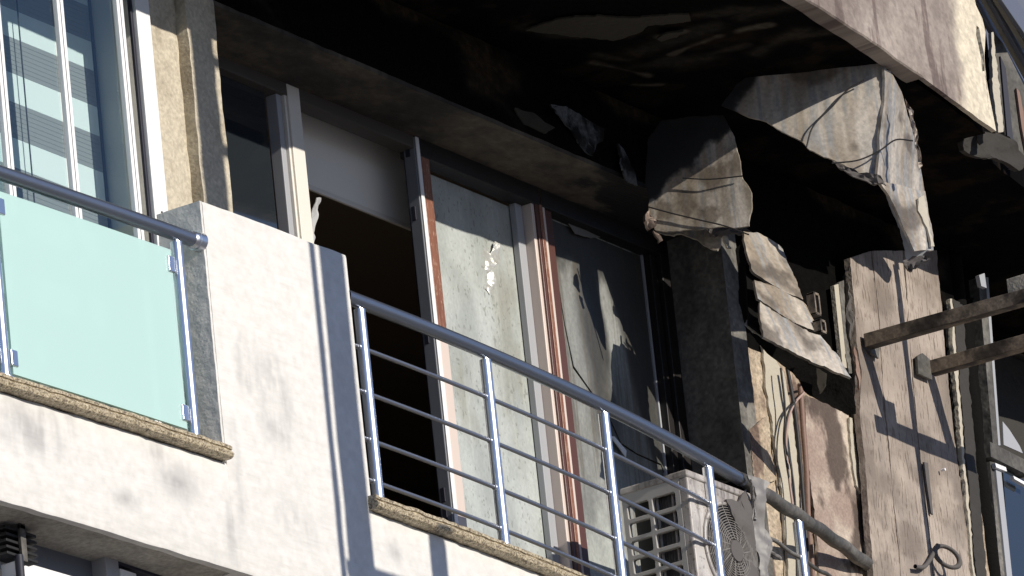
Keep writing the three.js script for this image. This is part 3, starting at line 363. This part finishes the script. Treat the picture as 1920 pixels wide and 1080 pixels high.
// ================================================================== burnt wall right of the windows
{
  const t = thing('scorched_wall', 'scorched wall with peeling plaster between window and plank cladding', 'wall', [1.7, YB, 0.15]);
  const cuts = (x0, x1, y0, y1, z0, z1) => toCreasedNormals(rough(new TessellateModifier(0.06, 18).modify(new THREE.BoxGeometry(x1 - x0, y1 - y0, z1 - z0).toNonIndexed()).translate((x0 + x1) / 2, (y0 + y1) / 2, (z0 + z1) / 2), 0.008, 11), 0.5);
  { const g = new THREE.ExtrudeGeometry(new THREE.Shape([[1.285, 0.2], [1.36, 0.2], [1.36, -0.278], [1.236, -0.278]].map(q => new THREE.Vector2(...q))), { depth: SOFF - YB, bevelEnabled: false }); g.rotateX(-Math.PI / 2); g.translate(0, YB, 0); part(t, 'jamb', g, M.jamb); }; part(t, 'wall', cuts(1.34, 3.2, YB, 13.42, -0.2, 0.272), M.stucco); const u = part(t, 'wall', cuts(1.34, 3.2, 13.42, SOFF, -0.2, 0.268), M.soot); u.userData.label = 'soot black upper wall';
  const sk = (poly, z, m, n = 'plaster_skin', amp = 0.006, th = 0.012) => part(t, n, sheet(poly, V(0, 0, z), V(0, 0, 1), th, amp, 5), m);
  sk([[1430, 640], [1470, 700], [1486, 780], [1498, 900], [1500, 1000], [1510, 1100], [1480, 1100], [1472, 1000], [1468, 930], [1456, 850], [1446, 780], [1436, 720]], 0.288, M.lime);
  sk([[1512, 740], [1590, 775], [1598, 800], [1606, 860], [1612, 930], [1620, 1000], [1632, 1100], [1540, 1100], [1530, 1000], [1520, 900], [1510, 800]], 0.290, M.skin);
  sk([[1591, 782], [1598, 784], [1604, 830], [1606, 850], [1612, 890], [1620, 920], [1614, 925], [1606, 910], [1600, 880], [1596, 840]], 0.302, M.lime, 'plaster_edge'); sk([[1622, 1016], [1632, 1026], [1640, 1100], [1630, 1100]], 0.302, M.lime, 'plaster_edge');
  sk([[1405, 805], [1440, 780], [1446, 850], [1456, 900], [1440, 905], [1415, 900]], 0.284, M.stucco);
  sk([[1416, 920], [1422, 920], [1428, 1010], [1424, 1060], [1414, 1000]], 0.288, M.flake);
  for (const q of [[[1376, 470], [1398, 450], [1404, 600], [1392, 600], [1382, 560]]]) part(t, 'burnt_lath', sheet(q, V(1.36, 13, 0.3), V(-1, 0, 0.5), 0.015, 0.01, 9), M.char);
  const bt = part(t, 'batten', sheet([[1564, 535], [1572, 532], [1588, 690], [1580, 688]], V(0, 0, 0.31), V(0, 0, 1), 0.02), M.lime); part(t, 'batten', sheet([[1573, 530], [1590, 522], [1604, 700], [1589, 700]], V(0, 0, 0.305), V(0, 0, 1), 0.02), M.arm);
}
{
  const t = thing('plank_cladding', 'weathered beige plank cladding with dark vertical joints and ragged left edge', 'cladding', [2.6, YB, 0.33]);
  const J = [[[1592, 484], [1602, 560], [1606, 640], [1616, 700], [1612, 770], [1618, 830], [1624, 900], [1632, 1000], [1640, 1100]], [[1634, 470], [1648, 600], [1658, 760], [1672, 900], [1682, 1000], [1692, 1100]], [[1694, 470], [1702, 600], [1716, 760], [1730, 900], [1742, 1000], [1752, 1100]], [[1756, 470], [1766, 600], [1780, 740], [1796, 870], [1812, 1000], [1822, 1100]]];
  J.forEach((l, i) => { if (!i) return; const a = J[i - 1], gap = 1.5; const poly = [...a.map(([x, y]) => [x + (i > 1 ? gap / 2 : 0), y]), ...l.map(([x, y]) => [x - (i < 3 ? gap / 2 : 0), y]).reverse()]; part(t, 'plank', sheet(poly, V(0, 0, 0.35 - 0.004 * (i % 2)), V(0, 0, 1), 0.03, 0.006, 4, null, 0.06, 0.9), M.panel); });
  part(t, 'edge_strip', sheet([[1781, 560], [1785, 560], [1796, 700], [1808, 850], [1820, 980], [1830, 1100], [1827, 1100], [1814, 960], [1802, 830], [1790, 690]], V(0, 0, 0.362), V(0, 0, 1), 0.02, 0.006, 9), M.lime); part(t, 'edge_board', sheet([[1786, 560], [1806, 570], [1816, 700], [1830, 850], [1842, 980], [1852, 1100], [1833, 1100], [1822, 980], [1811, 850], [1798, 700]], V(0, 0, 0.34), V(0, 0, 1), 0.05, 0.006, 9), M.sootWood);
  part(t, 'ragged_edge', sheet([[1588, 500], [1596, 520], [1602, 600], [1612, 660], [1618, 700], [1612, 745], [1604, 780], [1600, 740], [1606, 700], [1596, 650], [1590, 590]], V(0, 0, 0.325), V(-0.4, 0, 1), 0.03, 0.03, 14, null, 0.03), M.scorched);
  part(t, 'ragged_edge', sheet([[1600, 650], [1606, 660], [1614, 700], [1612, 730], [1606, 700]], V(0, 0, 0.36), V(-0.4, 0, 1), 0.01, 0.01, 14, null, 0.03), M.copper);
  part(t, 'dark_sliver', sheet([[1733, 866], [1740, 868], [1750, 965], [1746, 962], [1737, 900]], V(0, 0, 0.362), V(0, 0, 1), 0.008), M.scorched); const nl = atZ(1765, 882, 0.36); part(t, 'nail', cyl(nl, nl.clone().add(V(0, 0, 0.02)), 0.006), M.white);  // thin dark strip laid along the plank, with a nail beside it
  const h = thing('pipe_clip', 'blackened oval pipe clip hanging on the plank cladding', 'clip', [2.7, 12.6, 0.38]); const c = atZ(1776, 1044, 0.4), rg = new THREE.TorusGeometry(0.055, 0.011, 10, 28); rg.scale(1.15, 0.75, 1).rotateZ(-0.5).rotateY(-0.5).translate(c.x, c.y, c.z); part(h, 'ring', rg, M.scorched); part(h, 'stem', tube([[1758, 1022], [1742, 1052], [1730, 1064], [1716, 1062]].map(q => atZ(...q, 0.375)), 0.010, 12, 8), M.scorched);
}
{
  const t = thing('awning_frame', 'rusted steel awning frame of two arms fixed to the plank cladding', 'awning frame', [2.5, 13.61, 0.35]);
  const a1 = atZ(1625, 643, 0.36), a2 = atZ(1746, 690, 0.36), L = 0.92, yb = (a1.y + a2.y) / 2; a1.y = a2.y = yb;
  for (const a of [a1, a2]) { part(t, 'arm', beam(V(a.x, a.y, 0.362), V(a.x + 0.055, a.y, 0.36 + L), 0.055, 0.062, 0.004), M.armMetal); }
  part(t, 'cross_bar', beam(V(a1.x - 0.06, yb - 0.0, 0.36 + L - 0.01), V(a2.x + 0.25, yb - 0.0, 0.36 + L - 0.01), 0.058, 0.06), M.arm);
  part(t, 'wall_plate', sheet([[1720, 668], [1730, 662], [1746, 676], [1748, 712], [1722, 700]], V(0, 0, 0.372), V(0, 0, 1), 0.012), M.arm); part(t, 'wall_plate', sheet([[1630, 652], [1650, 652], [1648, 672], [1634, 662]], V(0, 0, 0.37), V(0, 0, 1), 0.01), M.arm);
  part(t, 'drop_bar', box(2.47, 2.51, 12.2, 14.42, 1.29, 1.33), M.arm); { const p = a1.clone().add(V(0.04, 0.04, 0.74)); part(t, 'bracket', [box(p.x - 0.005, p.x + 0.005, p.y - 0.05, p.y + 0.06, p.z - 0.05, p.z + 0.05), box(p.x, p.x + 0.09, p.y - 0.05, p.y + 0.04, p.z + 0.045, p.z + 0.052)], M.lime); }
}
{
  const t = thing('corner_window', 'burnt out window with dark frame and broken panes at the right edge', 'window', [3.6, YB, 0.15]);
  const Z = 0.16, P = (poly, z, m, n, th = 0.03, amp = 0) => part(t, n, sheet(poly, V(0, 0, z), V(0, 0, 1), th, amp, 9), m);
  P([[1800, 560], [1822, 560], [1852, 800], [1880, 1100], [1836, 1100], [1816, 800]], Z + 0.02, M.char, 'reveal', 0.1, 0.012); P([[1834, 520], [1848, 520], [1872, 835], [1862, 835]], Z + 0.06, M.arm, 'post', 0.05); P([[1848, 520], [1853, 520], [1876, 835], [1872, 835]], Z + 0.062, M.greyFrame, 'post', 0.03); P([[1856, 865], [1868, 868], [1892, 1100], [1878, 1100]], Z + 0.055, M.arm, 'post', 0.05); P([[1866, 868], [1876, 872], [1900, 1100], [1890, 1100]], Z + 0.066, M.greyFrame, 'sash', 0.04);
  P([[1856, 828], [1930, 866], [1930, 892], [1858, 856]], Z + 0.07, M.arm, 'transom', 0.06); P([[1866, 868], [1886, 876], [1888, 884], [1868, 876]], Z + 0.08, M.white, 'edge_trim', 0.02); P([[1900, 892], [1930, 908], [1930, 914], [1902, 898]], Z + 0.08, M.white, 'edge_trim', 0.02);
  P([[1900, 890], [1930, 905], [1930, 1100], [1916, 1100]], Z + 0.03, M.darkGlass, 'pane', 0.006); P([[1880, 876], [1902, 886], [1918, 1100], [1896, 1100]], Z + 0.04, M.darkGlass, 'pane', 0.006);
  P([[1836, 516], [1846, 512], [1850, 540], [1840, 536]], Z + 0.3, M.greyFrame, 'broken_trim', 0.02);
  part(t, 'backing', box(3.1, 6.2, YB, SOFF, -0.4, -0.3), M.sootWood); P([[1880, 790], [1893, 806], [1912, 836], [1918, 850], [1882, 834]], Z + 0.03, M.greyFrame, 'glass_shard', 0.005);
  const pp = thing('drain_pipe', 'soot black vertical pipe beside the burnt corner window', 'pipe', [3.2, YB, 0.25]); const c = atZ(1842, 900, 0.24); part(pp, 'pipe', toCreasedNormals(rough(new THREE.CylinderGeometry(0.045, 0.045, SOFF - YB, 16, 60, true).translate(c.x, (SOFF + YB) / 2, 0.22), 0.006, 18), 0.9), M.char);
}

// ================================================================== hanging burnt sheets under the ceiling
{
  const [p0, n] = vplane(0.612, 0.33, 0.701, 0.72);
  const t = thing('hanging_sheet', 'grey sooty ceiling sheet hanging nearest the windows, upper part coloured dark as shade', 'sheet', [0.65, 13.9, 0.5]);
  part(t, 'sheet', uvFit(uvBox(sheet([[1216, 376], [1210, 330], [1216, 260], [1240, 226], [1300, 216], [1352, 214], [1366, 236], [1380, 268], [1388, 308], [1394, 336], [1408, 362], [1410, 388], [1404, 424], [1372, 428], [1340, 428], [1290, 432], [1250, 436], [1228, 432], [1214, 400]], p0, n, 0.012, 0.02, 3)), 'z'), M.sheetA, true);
  const lo = part(t, 'lower_sheet', sheet([[1226, 434], [1290, 430], [1346, 424], [1352, 446], [1344, 468], [1316, 456], [1284, 438], [1250, 440]], p0.clone().add(V(0.03, 0, 0)), n.clone().add(V(0, -0.3, 0)), 0.01, 0.02, 7), M.sheet);
  part(t, 'torn_edge', sheet([[1208, 402], [1216, 394], [1228, 410], [1228, 426], [1218, 430], [1208, 416]], p0.clone().add(V(-0.02, 0, 0.03)), V(-0.6, 0, 1), 0.02, 0.03, 20, null, 0.02), M.skin); part(t, 'torn_edge', sheet([[1224, 432], [1234, 436], [1242, 452], [1234, 456]], p0.clone().add(V(-0.02, 0, 0.03)), V(-0.6, 0, 1), 0.012, 0.02, 20, null, 0.02), M.skin); part(t, 'torn_edge', sheet([[1354, 440], [1366, 444], [1372, 466], [1362, 466], [1356, 452]], p0.clone().add(V(0.02, 0, 0.03)), V(-0.5, 0, 1), 0.012, 0.02, 20, null, 0.02), M.lime); part(t, 'torn_edge', sheet([[1320, 424], [1345, 420], [1400, 428], [1410, 440], [1380, 436], [1352, 440], [1330, 440]], p0.clone().add(V(-0.01, 0, 0.02)), V(-0.8, 0.1, 1), 0.012, 0.03, 24, null, 0.02), M.scorched);
}
{
  const [p0, n] = vplane(0.74, 0.86, 1.007, 1.29);
  const t = thing('hanging_sheet', 'large torn metal sheet hanging in the sun with a long drooping flap', 'sheet', [0.95, 14.1, 1.1]);
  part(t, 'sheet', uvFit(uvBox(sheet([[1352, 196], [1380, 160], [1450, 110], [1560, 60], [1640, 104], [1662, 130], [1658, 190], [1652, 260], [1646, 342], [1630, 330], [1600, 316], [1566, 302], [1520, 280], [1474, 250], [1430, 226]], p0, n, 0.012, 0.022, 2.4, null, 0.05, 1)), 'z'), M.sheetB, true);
  const A = onPlane(1661, 131, p0, n), B = onPlane(1647, 340, p0, n), nf = B.clone().sub(A).cross(V(1, 0, -0.12)).normalize();
  part(t, 'front_face', sheet([[1656, 128], [1668, 134], [1690, 172], [1700, 200], [1712, 240], [1722, 268], [1728, 320], [1736, 362], [1700, 356], [1644, 344], [1650, 260], [1656, 190]], A, nf, 0.012, 0.016, 2.6, null, 0.05, 0.5), M.sheet);
  const fp = B.clone(), fn = V(-0.10, 0.06, 1);
  part(t, 'flap', sheet([[1646, 340], [1700, 350], [1736, 358], [1742, 400], [1750, 440], [1752, 468], [1716, 470], [1706, 440], [1690, 412], [1672, 376]], fp, fn, 0.012, 0.012, 4, null, 0.05, 0.8), M.sheet);
  part(t, 'flap_side', sheet([[1652, 346], [1674, 378], [1690, 414], [1706, 442], [1716, 470], [1740, 466], [1714, 498], [1704, 498], [1698, 478], [1688, 430], [1668, 386]], fp.clone().add(V(0.12, 0, -0.02)), V(-0.8, -0.35, 0.5), 0.01, 0.01, 6), M.greyFrame);
  part(t, 'torn_edge', sheet([[1722, 372], [1732, 366], [1740, 392], [1744, 430], [1752, 462], [1746, 462], [1738, 420], [1724, 394]], fp.clone().add(V(-0.01, 0, 0.012)), fn, 0.01, 0.012, 9), M.lime);
  part(t, 'torn_edge', sheet([[1560, 300], [1600, 314], [1650, 332], [1660, 346], [1640, 344], [1600, 330], [1570, 312]], p0.clone().add(V(-0.012, 0, 0.012)), n, 0.012, 0.03, 22, null, 0.025), M.scorched); part(t, 'torn_edge', sheet([[1696, 186], [1706, 198], [1722, 250], [1730, 310], [1724, 316], [1716, 262], [1702, 214]], p0.clone().add(V(-0.012, 0, 0.012)), n, 0.012, 0.03, 22, null, 0.025), M.skin); part(t, 'torn_edge', sheet([[1690, 490], [1704, 484], [1730, 476], [1742, 484], [1720, 500], [1704, 508]], fp.clone(), V(-1, 0, 0.6), 0.02, 0.04, 24, null, 0.02), M.scorched);
  const wr = thing('wire', 'thin dark wire sagging across the large torn sheet', 'wire', [0.9, 14.1, 1.1]); const q = p0.clone().add(V(-0.03, 0, 0.02)); part(wr, 'strand', tube([[1620, 150], [1592, 166], [1560, 200], [1524, 238], [1512, 276]].map(([x, y]) => onPlane(x, y, q, n)), 0.0035, 30, 6), M.cable); part(wr, 'strand', tube([[1560, 306], [1610, 300], [1650, 282], [1680, 262], [1712, 264]].map(([x, y]) => onPlane(x, y, q, n)), 0.0035, 30, 6), M.cable);
  const w2 = thing('wire', 'thin dark wire across the sheet nearest the windows', 'wire', [0.6, 13.8, 0.5]); const [a0, an] = vplane(0.59, 0.33, 0.68, 0.72); part(w2, 'strand', tube([[1216, 388], [1260, 400], [1310, 412], [1360, 424], [1404, 440]].map(([x, y]) => onPlane(x, y, a0, an)), 0.0035, 30, 6), M.cable); part(w2, 'strand', tube([[1280, 334], [1330, 336], [1392, 330]].map(([x, y]) => onPlane(x, y, a0, an)), 0.003, 20, 6), M.cable);
}
// ================================================================== collapsed louvred cover
{
  const t = thing('louvred_cover', 'collapsed metal cover with three folded strips hanging over loose cables', 'cover', [1.4, 13.3, 0.45]);
  const nn = V(-0.22, 0.32, 1), S = (poly, p, n, m, name, th = 0.012, amp = 0.008) => part(t, name, sheet(poly, p, n, th, amp, 7), m);
  const base = atZ(1450, 520, 0.74);
  S([[1400, 438], [1460, 464], [1500, 560], [1530, 618], [1590, 704], [1510, 668], [1436, 630], [1404, 606], [1400, 500]], base.clone().add(V(0.02, 0, -0.03)), nn, M.char, 'backing', 0.01);  // backing added behind the strips to block sun through their gaps
  S([[1394, 434], [1420, 436], [1466, 462], [1486, 510], [1506, 562], [1470, 546], [1436, 524], [1412, 508], [1398, 470]], base, nn, M.sheet, 'strip'); S([[1414, 524], [1440, 532], [1480, 552], [1508, 566], [1530, 604], [1534, 622], [1500, 610], [1460, 588], [1420, 560]], base.clone().add(V(-0.01, 0, 0.02)), nn, M.sheet, 'strip'); S([[1424, 566], [1460, 590], [1500, 612], [1538, 628], [1570, 664], [1596, 708], [1560, 694], [1510, 672], [1460, 644], [1432, 630], [1426, 600]], base.clone().add(V(-0.02, 0, 0.035)), nn, M.sheet, 'strip');
  S([[1396, 608], [1414, 572], [1424, 568], [1428, 630], [1410, 622]], base.clone().add(V(-0.03, 0, 0.02)), V(-1, 0.2, 0.4), M.sheet, 'side_flap'); S([[1392, 430], [1412, 512], [1422, 566], [1396, 606], [1384, 560], [1386, 470]], base.clone().add(V(0.03, 0, -0.05)), V(-1, 0, 0.3), M.char, 'side_panel');
  S([[1396, 612], [1432, 632], [1510, 674], [1597, 712], [1606, 774], [1592, 778], [1560, 764], [1520, 742], [1486, 700], [1440, 662]], base.clone().add(V(0.03, 0, -0.04)), V(-0.4, -0.5, 0.6), M.char, 'underside', 0.015, 0.02); S([[1530, 690], [1552, 700], [1550, 724], [1540, 740], [1532, 722]], base.clone().add(V(0.0, 0, -0.0)), V(-0.4, -0.5, 0.6), M.flake, 'torn_scrap', 0.006, 0.012);
  for (const [x, y, w, h] of [[1526, 572, 0.022, 0.05], [1537, 614, 0.022, 0.03]]) { const p = onPlane(x, y, base.clone().add(V(-0.03, 0, 0.03)), nn); const br = part(t, 'bracket', [box(p.x - w, p.x + w, p.y - h, p.y - h + 0.012, p.z - 0.02, p.z + 0.02), box(p.x - w, p.x + w, p.y + h - 0.012, p.y + h, p.z - 0.02, p.z + 0.02), box(p.x - w, p.x - w + 0.01, p.y - h, p.y + h, p.z - 0.02, p.z + 0.02), box(p.x + w - 0.01, p.x + w, p.y - h, p.y + h, p.z - 0.02, p.z + 0.02)], M.armMetal); }
}
{ // cables
  const C = (lab, pts, r, m, z = 0.34) => { const q = pts.map(([x, y, d]) => atZ(x, y, d ?? z)); const t = thing('cable', lab, 'cable', [q[0].x, q[0].y, q[0].z]); part(t, 'cable', tube(q, r, 60, 8), m); };
  C('pale pinkish cable curving out from under the louvred cover', [[1530, 690, 0.44], [1524, 716], [1506, 738], [1490, 756], [1480, 780], [1474, 830], [1480, 900], [1488, 960]], 0.0055, M.paleCable); C('thin black cable left of the pair of loose cables', [[1464, 690], [1472, 770], [1470, 830], [1480, 900], [1488, 945]], 0.005, M.cable); C('thin black looped cable beside the bare copper strip', [[1492, 750], [1478, 775], [1472, 830], [1484, 880], [1492, 960], [1494, 1090]], 0.0045, M.cable, 0.345); C('thick black cable running down the scorched wall', [[1476, 690], [1490, 770], [1500, 860], [1508, 960], [1518, 1100]], 0.009, M.cable); C('charred copper coloured strip running down beside the thick black cable', [[1500, 720], [1506, 800], [1512, 880], [1516, 980], [1526, 1100]], 0.012, M.copper, 0.315);
}

// ================================================================== outdoor unit of the air conditioner
{
  const ax = 0.169, az = 0.622, ay = 12.529, W = 0.56, Dp = 0.315, Hh = 0.56, y0 = ay - Hh;
  const t = thing('air_conditioner', 'white outdoor air conditioner unit with side grille behind the railing', 'air conditioner', [ax + W / 2, y0, az - Dp / 2]);
  part(t, 'front_panel', box(ax + 0.02, ax + W, y0 + 0.002, ay - 0.03, az - 0.03, az, 0.006), M.acWhite); part(t, 'corner_post', box(ax, ax + 0.045, y0, ay - 0.028, az - 0.045, az + 0.002, 0.01), M.acWhite); part(t, 'lid', box(ax - 0.005, ax + W + 0.005, ay - 0.03, ay, az - Dp - 0.004, az + 0.006, 0.008), M.acWhite); part(t, 'base', box(ax, ax + W, y0 - 0.02, y0 + 0.03, az - Dp, az, 0.005), M.acWhite); part(t, 'back_panel', box(ax + 0.2, ax + W, y0, ay - 0.03, az - Dp, az - Dp + 0.01), M.acWhite);
  const zs = az - Dp, s = new THREE.Shape([[zs, y0], [az - 0.04, y0], [az - 0.04, ay - 0.03], [zs, ay - 0.03]].map(q => new THREE.Vector2(...q))); const cw = [[zs + 0.02, zs + 0.125], [zs + 0.14, az - 0.062]];
  for (const [c0, c1] of cw) for (let r = 0; r < 6; r++) { const b0 = y0 + 0.035 + r * 0.077, b1 = b0 + 0.064, k = 0.012, h = new THREE.Path(); h.moveTo(c0 + k, b0); h.lineTo(c1 - k, b0); h.quadraticCurveTo(c1, b0, c1, b0 + k); h.lineTo(c1, b1 - k); h.quadraticCurveTo(c1, b1, c1 - k, b1); h.lineTo(c0 + k, b1); h.quadraticCurveTo(c0, b1, c0, b1 - k); h.lineTo(c0, b0 + k); h.quadraticCurveTo(c0, b0, c0 + k, b0); s.holes.push(h); }
  let g = new THREE.ExtrudeGeometry(s, { depth: 0.016, bevelEnabled: true, bevelSize: 0.0025, bevelThickness: 0.0025, bevelSegments: 1, curveSegments: 4 }); g.rotateY(-Math.PI / 2); g.translate(ax + 0.018, 0, 0); part(t, 'side_grille', g, M.acGrille);
  const fins = []; for (let i = 0; i < 46; i++) fins.push(box(ax + 0.04, ax + 0.07, y0 + 0.03, ay - 0.035, zs + 0.14 + i * 0.0026, zs + 0.1412 + i * 0.0026, 0.0002)); part(t, 'coil', fins.filter((_, i) => i % 5 !== 3), M.coil); part(t, 'coil_back', box(ax + 0.072, ax + 0.08, y0 + 0.03, ay - 0.035, zs + 0.01, az - 0.05), M.black); for (const dz of [0.145, 0.22]) part(t, 'coil_tube', cyl(V(ax + 0.034, y0 + 0.03, zs + dz), V(ax + 0.034, ay - 0.04, zs + dz), 0.006), M.acWhite);
  const fc = V(ax + 0.285, 12.235, az), fs = 0.84; const rings = []; for (let i = 0; i < 15; i++) rings.push(new THREE.TorusGeometry(0.045 + i * 0.0108, 0.0022, 5, 48).translate(fc.x, fc.y, az + 0.022 - 0.00006 * i * i)); for (let i = 0; i < 16; i++) { const a = i / 16 * Math.PI * 2; rings.push(cyl(V(fc.x + Math.cos(a) * 0.05, fc.y + Math.sin(a) * 0.05, az + 0.024), V(fc.x + Math.cos(a + 0.25) * 0.197, fc.y + Math.sin(a + 0.25) * 0.197, az + 0.008), 0.0026, 0.0026, 6)); }
  const gd = part(t, 'fan_guard', rings, M.guard); part(gd, 'rim', new THREE.TorusGeometry(0.204, 0.008, 8, 64).translate(fc.x, fc.y, az + 0.004), M.acWhite); part(gd, 'hub', cyl(V(fc.x, fc.y, az + 0.014), V(fc.x, fc.y, az + 0.028), 0.05, 0.045), M.scorched); part(t, 'fan_opening', cyl(V(fc.x, fc.y, az - 0.01), V(fc.x, fc.y, az + 0.0035), 0.2, 0.2, 48), M.black);
  for (let i = 0; i < 3; i++) { const a = i * 2.094 + 0.4, b = new THREE.BoxGeometry(0.14, 0.1, 0.003).rotateX(0.12).translate(0.1, 0, 0).rotateZ(a).translate(fc.x, fc.y, az + 0.009); part(t, 'fan_blade', b, M.scorched); }
  const bp = part(t, 'burnt_cover', sheet([[1364, 935], [1384, 940], [1404, 915], [1424, 1100], [1380, 1100], [1392, 1040], [1384, 985], [1370, 965]], V(0, 0, az + 0.02), V(0, 0, 1), 0.01, 0.02, 9), M.scorched);
  for (const x of [ax + 0.08, ax + 0.44]) part(t, 'foot', [box(x, x + 0.05, SILL - 0.02, y0 - 0.018, az - 0.29, az - 0.25), box(x, x + 0.05, SILL - 0.02, y0 - 0.018, az - 0.06, az - 0.02)], M.acGrille);
  const d = thing('melted_plastic', 'melted grey plastic draped over the scorched handrail', 'debris', [0.7, 12.2, 0.6]);
  const K = (pts, r) => { const q = pts.map(([x, y, z]) => atZ(x, y, z ?? 0.64)); return toCreasedNormals(rough(tube(q, r * 0.8, 40, 9), r * 0.75, 26), 1.2); };
  part(d, 'skin', sheet([[1402, 888], [1424, 896], [1442, 906], [1434, 926], [1432, 960], [1438, 990], [1448, 1012], [1444, 1040], [1440, 1070], [1446, 1100], [1426, 1100], [1424, 1050], [1416, 1010], [1412, 970], [1416, 930]], V(0, 0, 0.655), V(-0.3, 0, 1), 0.008, 0.022, 8, null, 0.025, 2.2), M.melted);
  part(d, 'drip', [K([[1408, 900, 0.67], [1412, 940], [1416, 975]], 0.009), K([[1440, 1030], [1452, 1040], [1464, 1046]], 0.009)], M.melted);
  const e = thing('charred_lump', 'black charred lump between air conditioner and scorched wall', 'debris', [0.9, 12.5, 0.5]); const lump = new THREE.SphereGeometry(0.08, 24, 16); lump.scale(1.4, 1, 0.8); const lp = atZ(1380, 920, 0.5); lump.translate(lp.x, lp.y, lp.z); part(e, 'lump', toCreasedNormals(rough(uvBox(lump), 0.06, 14), 1), M.char);
}

// ================================================================== bottom left: glazing of the floor below and flood light
{
  const t = thing('lower_glazing', 'white and blue grey glazing head of the flat below at bottom left', 'glazing', [-4.2, 11, 0.45]);
  const Z = 0.56, B = (n, a, b, y0, y1, z0, z1, m) => part(t, n, sweep([[z0, y0], [z1, y0], [z1, y1], [z0, y1]], a, b, 24, (x) => zLow(x) - 0.8 + 0.57), m);
  B('track', -6, -3.55, FBOT - 0.09, FBOT + 0.012, -0.09, -0.01, M.alu); B('rail', -6, -3.95, FBOT - 0.145, FBOT - 0.092, -0.07, 0.02, M.white); B('pane', -6, -3.55, FBOT - 1.5, FBOT - 0.15, -0.04, -0.034, M.darkGlass);
  const p = atZ(205, 1058, Z + 0.01); part(t, 'bracket', box(p.x - 0.05, p.x + 0.03, p.y - 0.06, p.y + 0.035, Z - 0.1, Z + 0.03), M.greyFrame); part(t, 'end_jamb', box(p.x + 0.03, p.x + 0.13, p.y - 0.6, p.y - 0.015, Z - 0.1, Z + 0.035), M.white); part(t, 'end_rail', box(p.x + 0.03, p.x + 1.2, p.y - 0.0, p.y + 0.03, Z - 0.1, Z + 0.03), M.seal); const v = atZ(30, 1070, Z + 0.03); part(t, 'profile', box(v.x - 0.02, v.x + 0.012, v.y - 0.8, v.y + 0.03, Z - 0.02, Z + 0.05), M.white);
  part(t, 'wall', box(-6.2, 2, 8.3, FBOT + 0.012, -0.4, 0.15), M.grey);
  const f = thing('flood_light', 'small black finned lamp under the balcony at the left edge', 'lamp', [-4.5, 11.2, 0.6]); const c = atZ(34, 1022, 0.60);
  part(f, 'housing', box(c.x - 0.08, c.x + 0.09, c.y - 0.05, c.y + 0.05, 0.53, 0.575, 0.006), M.black); for (let i = 0; i < 5; i++) part(f, 'fin', box(c.x - 0.09, c.x + 0.095, c.y - 0.054 + i * 0.024, c.y - 0.043 + i * 0.024, 0.57, 0.615, 0.002), M.black); part(f, 'arm', [box(c.x - 0.02, c.x + 0.012, c.y - 0.07, c.y + 0.07, 0.615, 0.63, 0.003), box(c.x - 0.02, c.x + 0.012, c.y + 0.05, FBOT + 0.02, 0.58, 0.63, 0.003)], M.arm); part(f, 'stem', cyl(V(c.x - 0.03, c.y - 0.22, 0.62), V(c.x - 0.03, c.y - 0.05, 0.62), 0.016), M.seal);
}

// ================================================================== utility pole in the street (throws the tall shadow on the parapet)
{
  const d = 3.9, h = atZ(643, 700, 0.82), px = h.x - 0.08 * d, pz = 0.82 + d;
  const t = thing('utility_pole', 'grey utility pole standing on the pavement before the balcony', 'pole', [px, 0.13, pz]);
  part(t, 'shaft', cyl(V(px, 0.13, pz), V(px, 16.4, pz), 0.125, 0.072, 24), M.poleGrey);
  const c = atZ(825, 1035, 0.83), ib = atZ(825, 1006, 0.83).y + 0.39 * d, ab = atZ(720, 1078, 0.82).y + 0.39 * d, ix = c.x - 0.08 * d; part(t, 'cross_arm', box(px - 0.1, ix + 0.12, ab - 0.045, ab, pz - 0.04, pz + 0.04), M.arm);
  part(t, 'switch_box', box(ix - 0.055, ix + 0.055, ab, ib, pz - 0.05, pz + 0.05, 0.02), M.greyFrame);
  for (const [a, b] of [[408, 118], [418, 282]]) { const q = atZ(a, b, 0.30), dd = pz - 0.3, yy = q.y + 0.39 * dd; part(t, 'cable_bracket', box(px - 0.02, px + 0.5, yy - 0.02, yy + 0.02, pz - 0.015, pz + 0.015), M.arm); }
  part(t, 'conduit', cyl(V(px - 0.125, 0.13, pz), V(px - 0.125, 14.3, pz), 0.018), M.poleGrey);
}
scene.traverse(o => { if (o.isMesh) { o.castShadow = true; o.receiveShadow = true; } });
renderer.render(scene, camera);
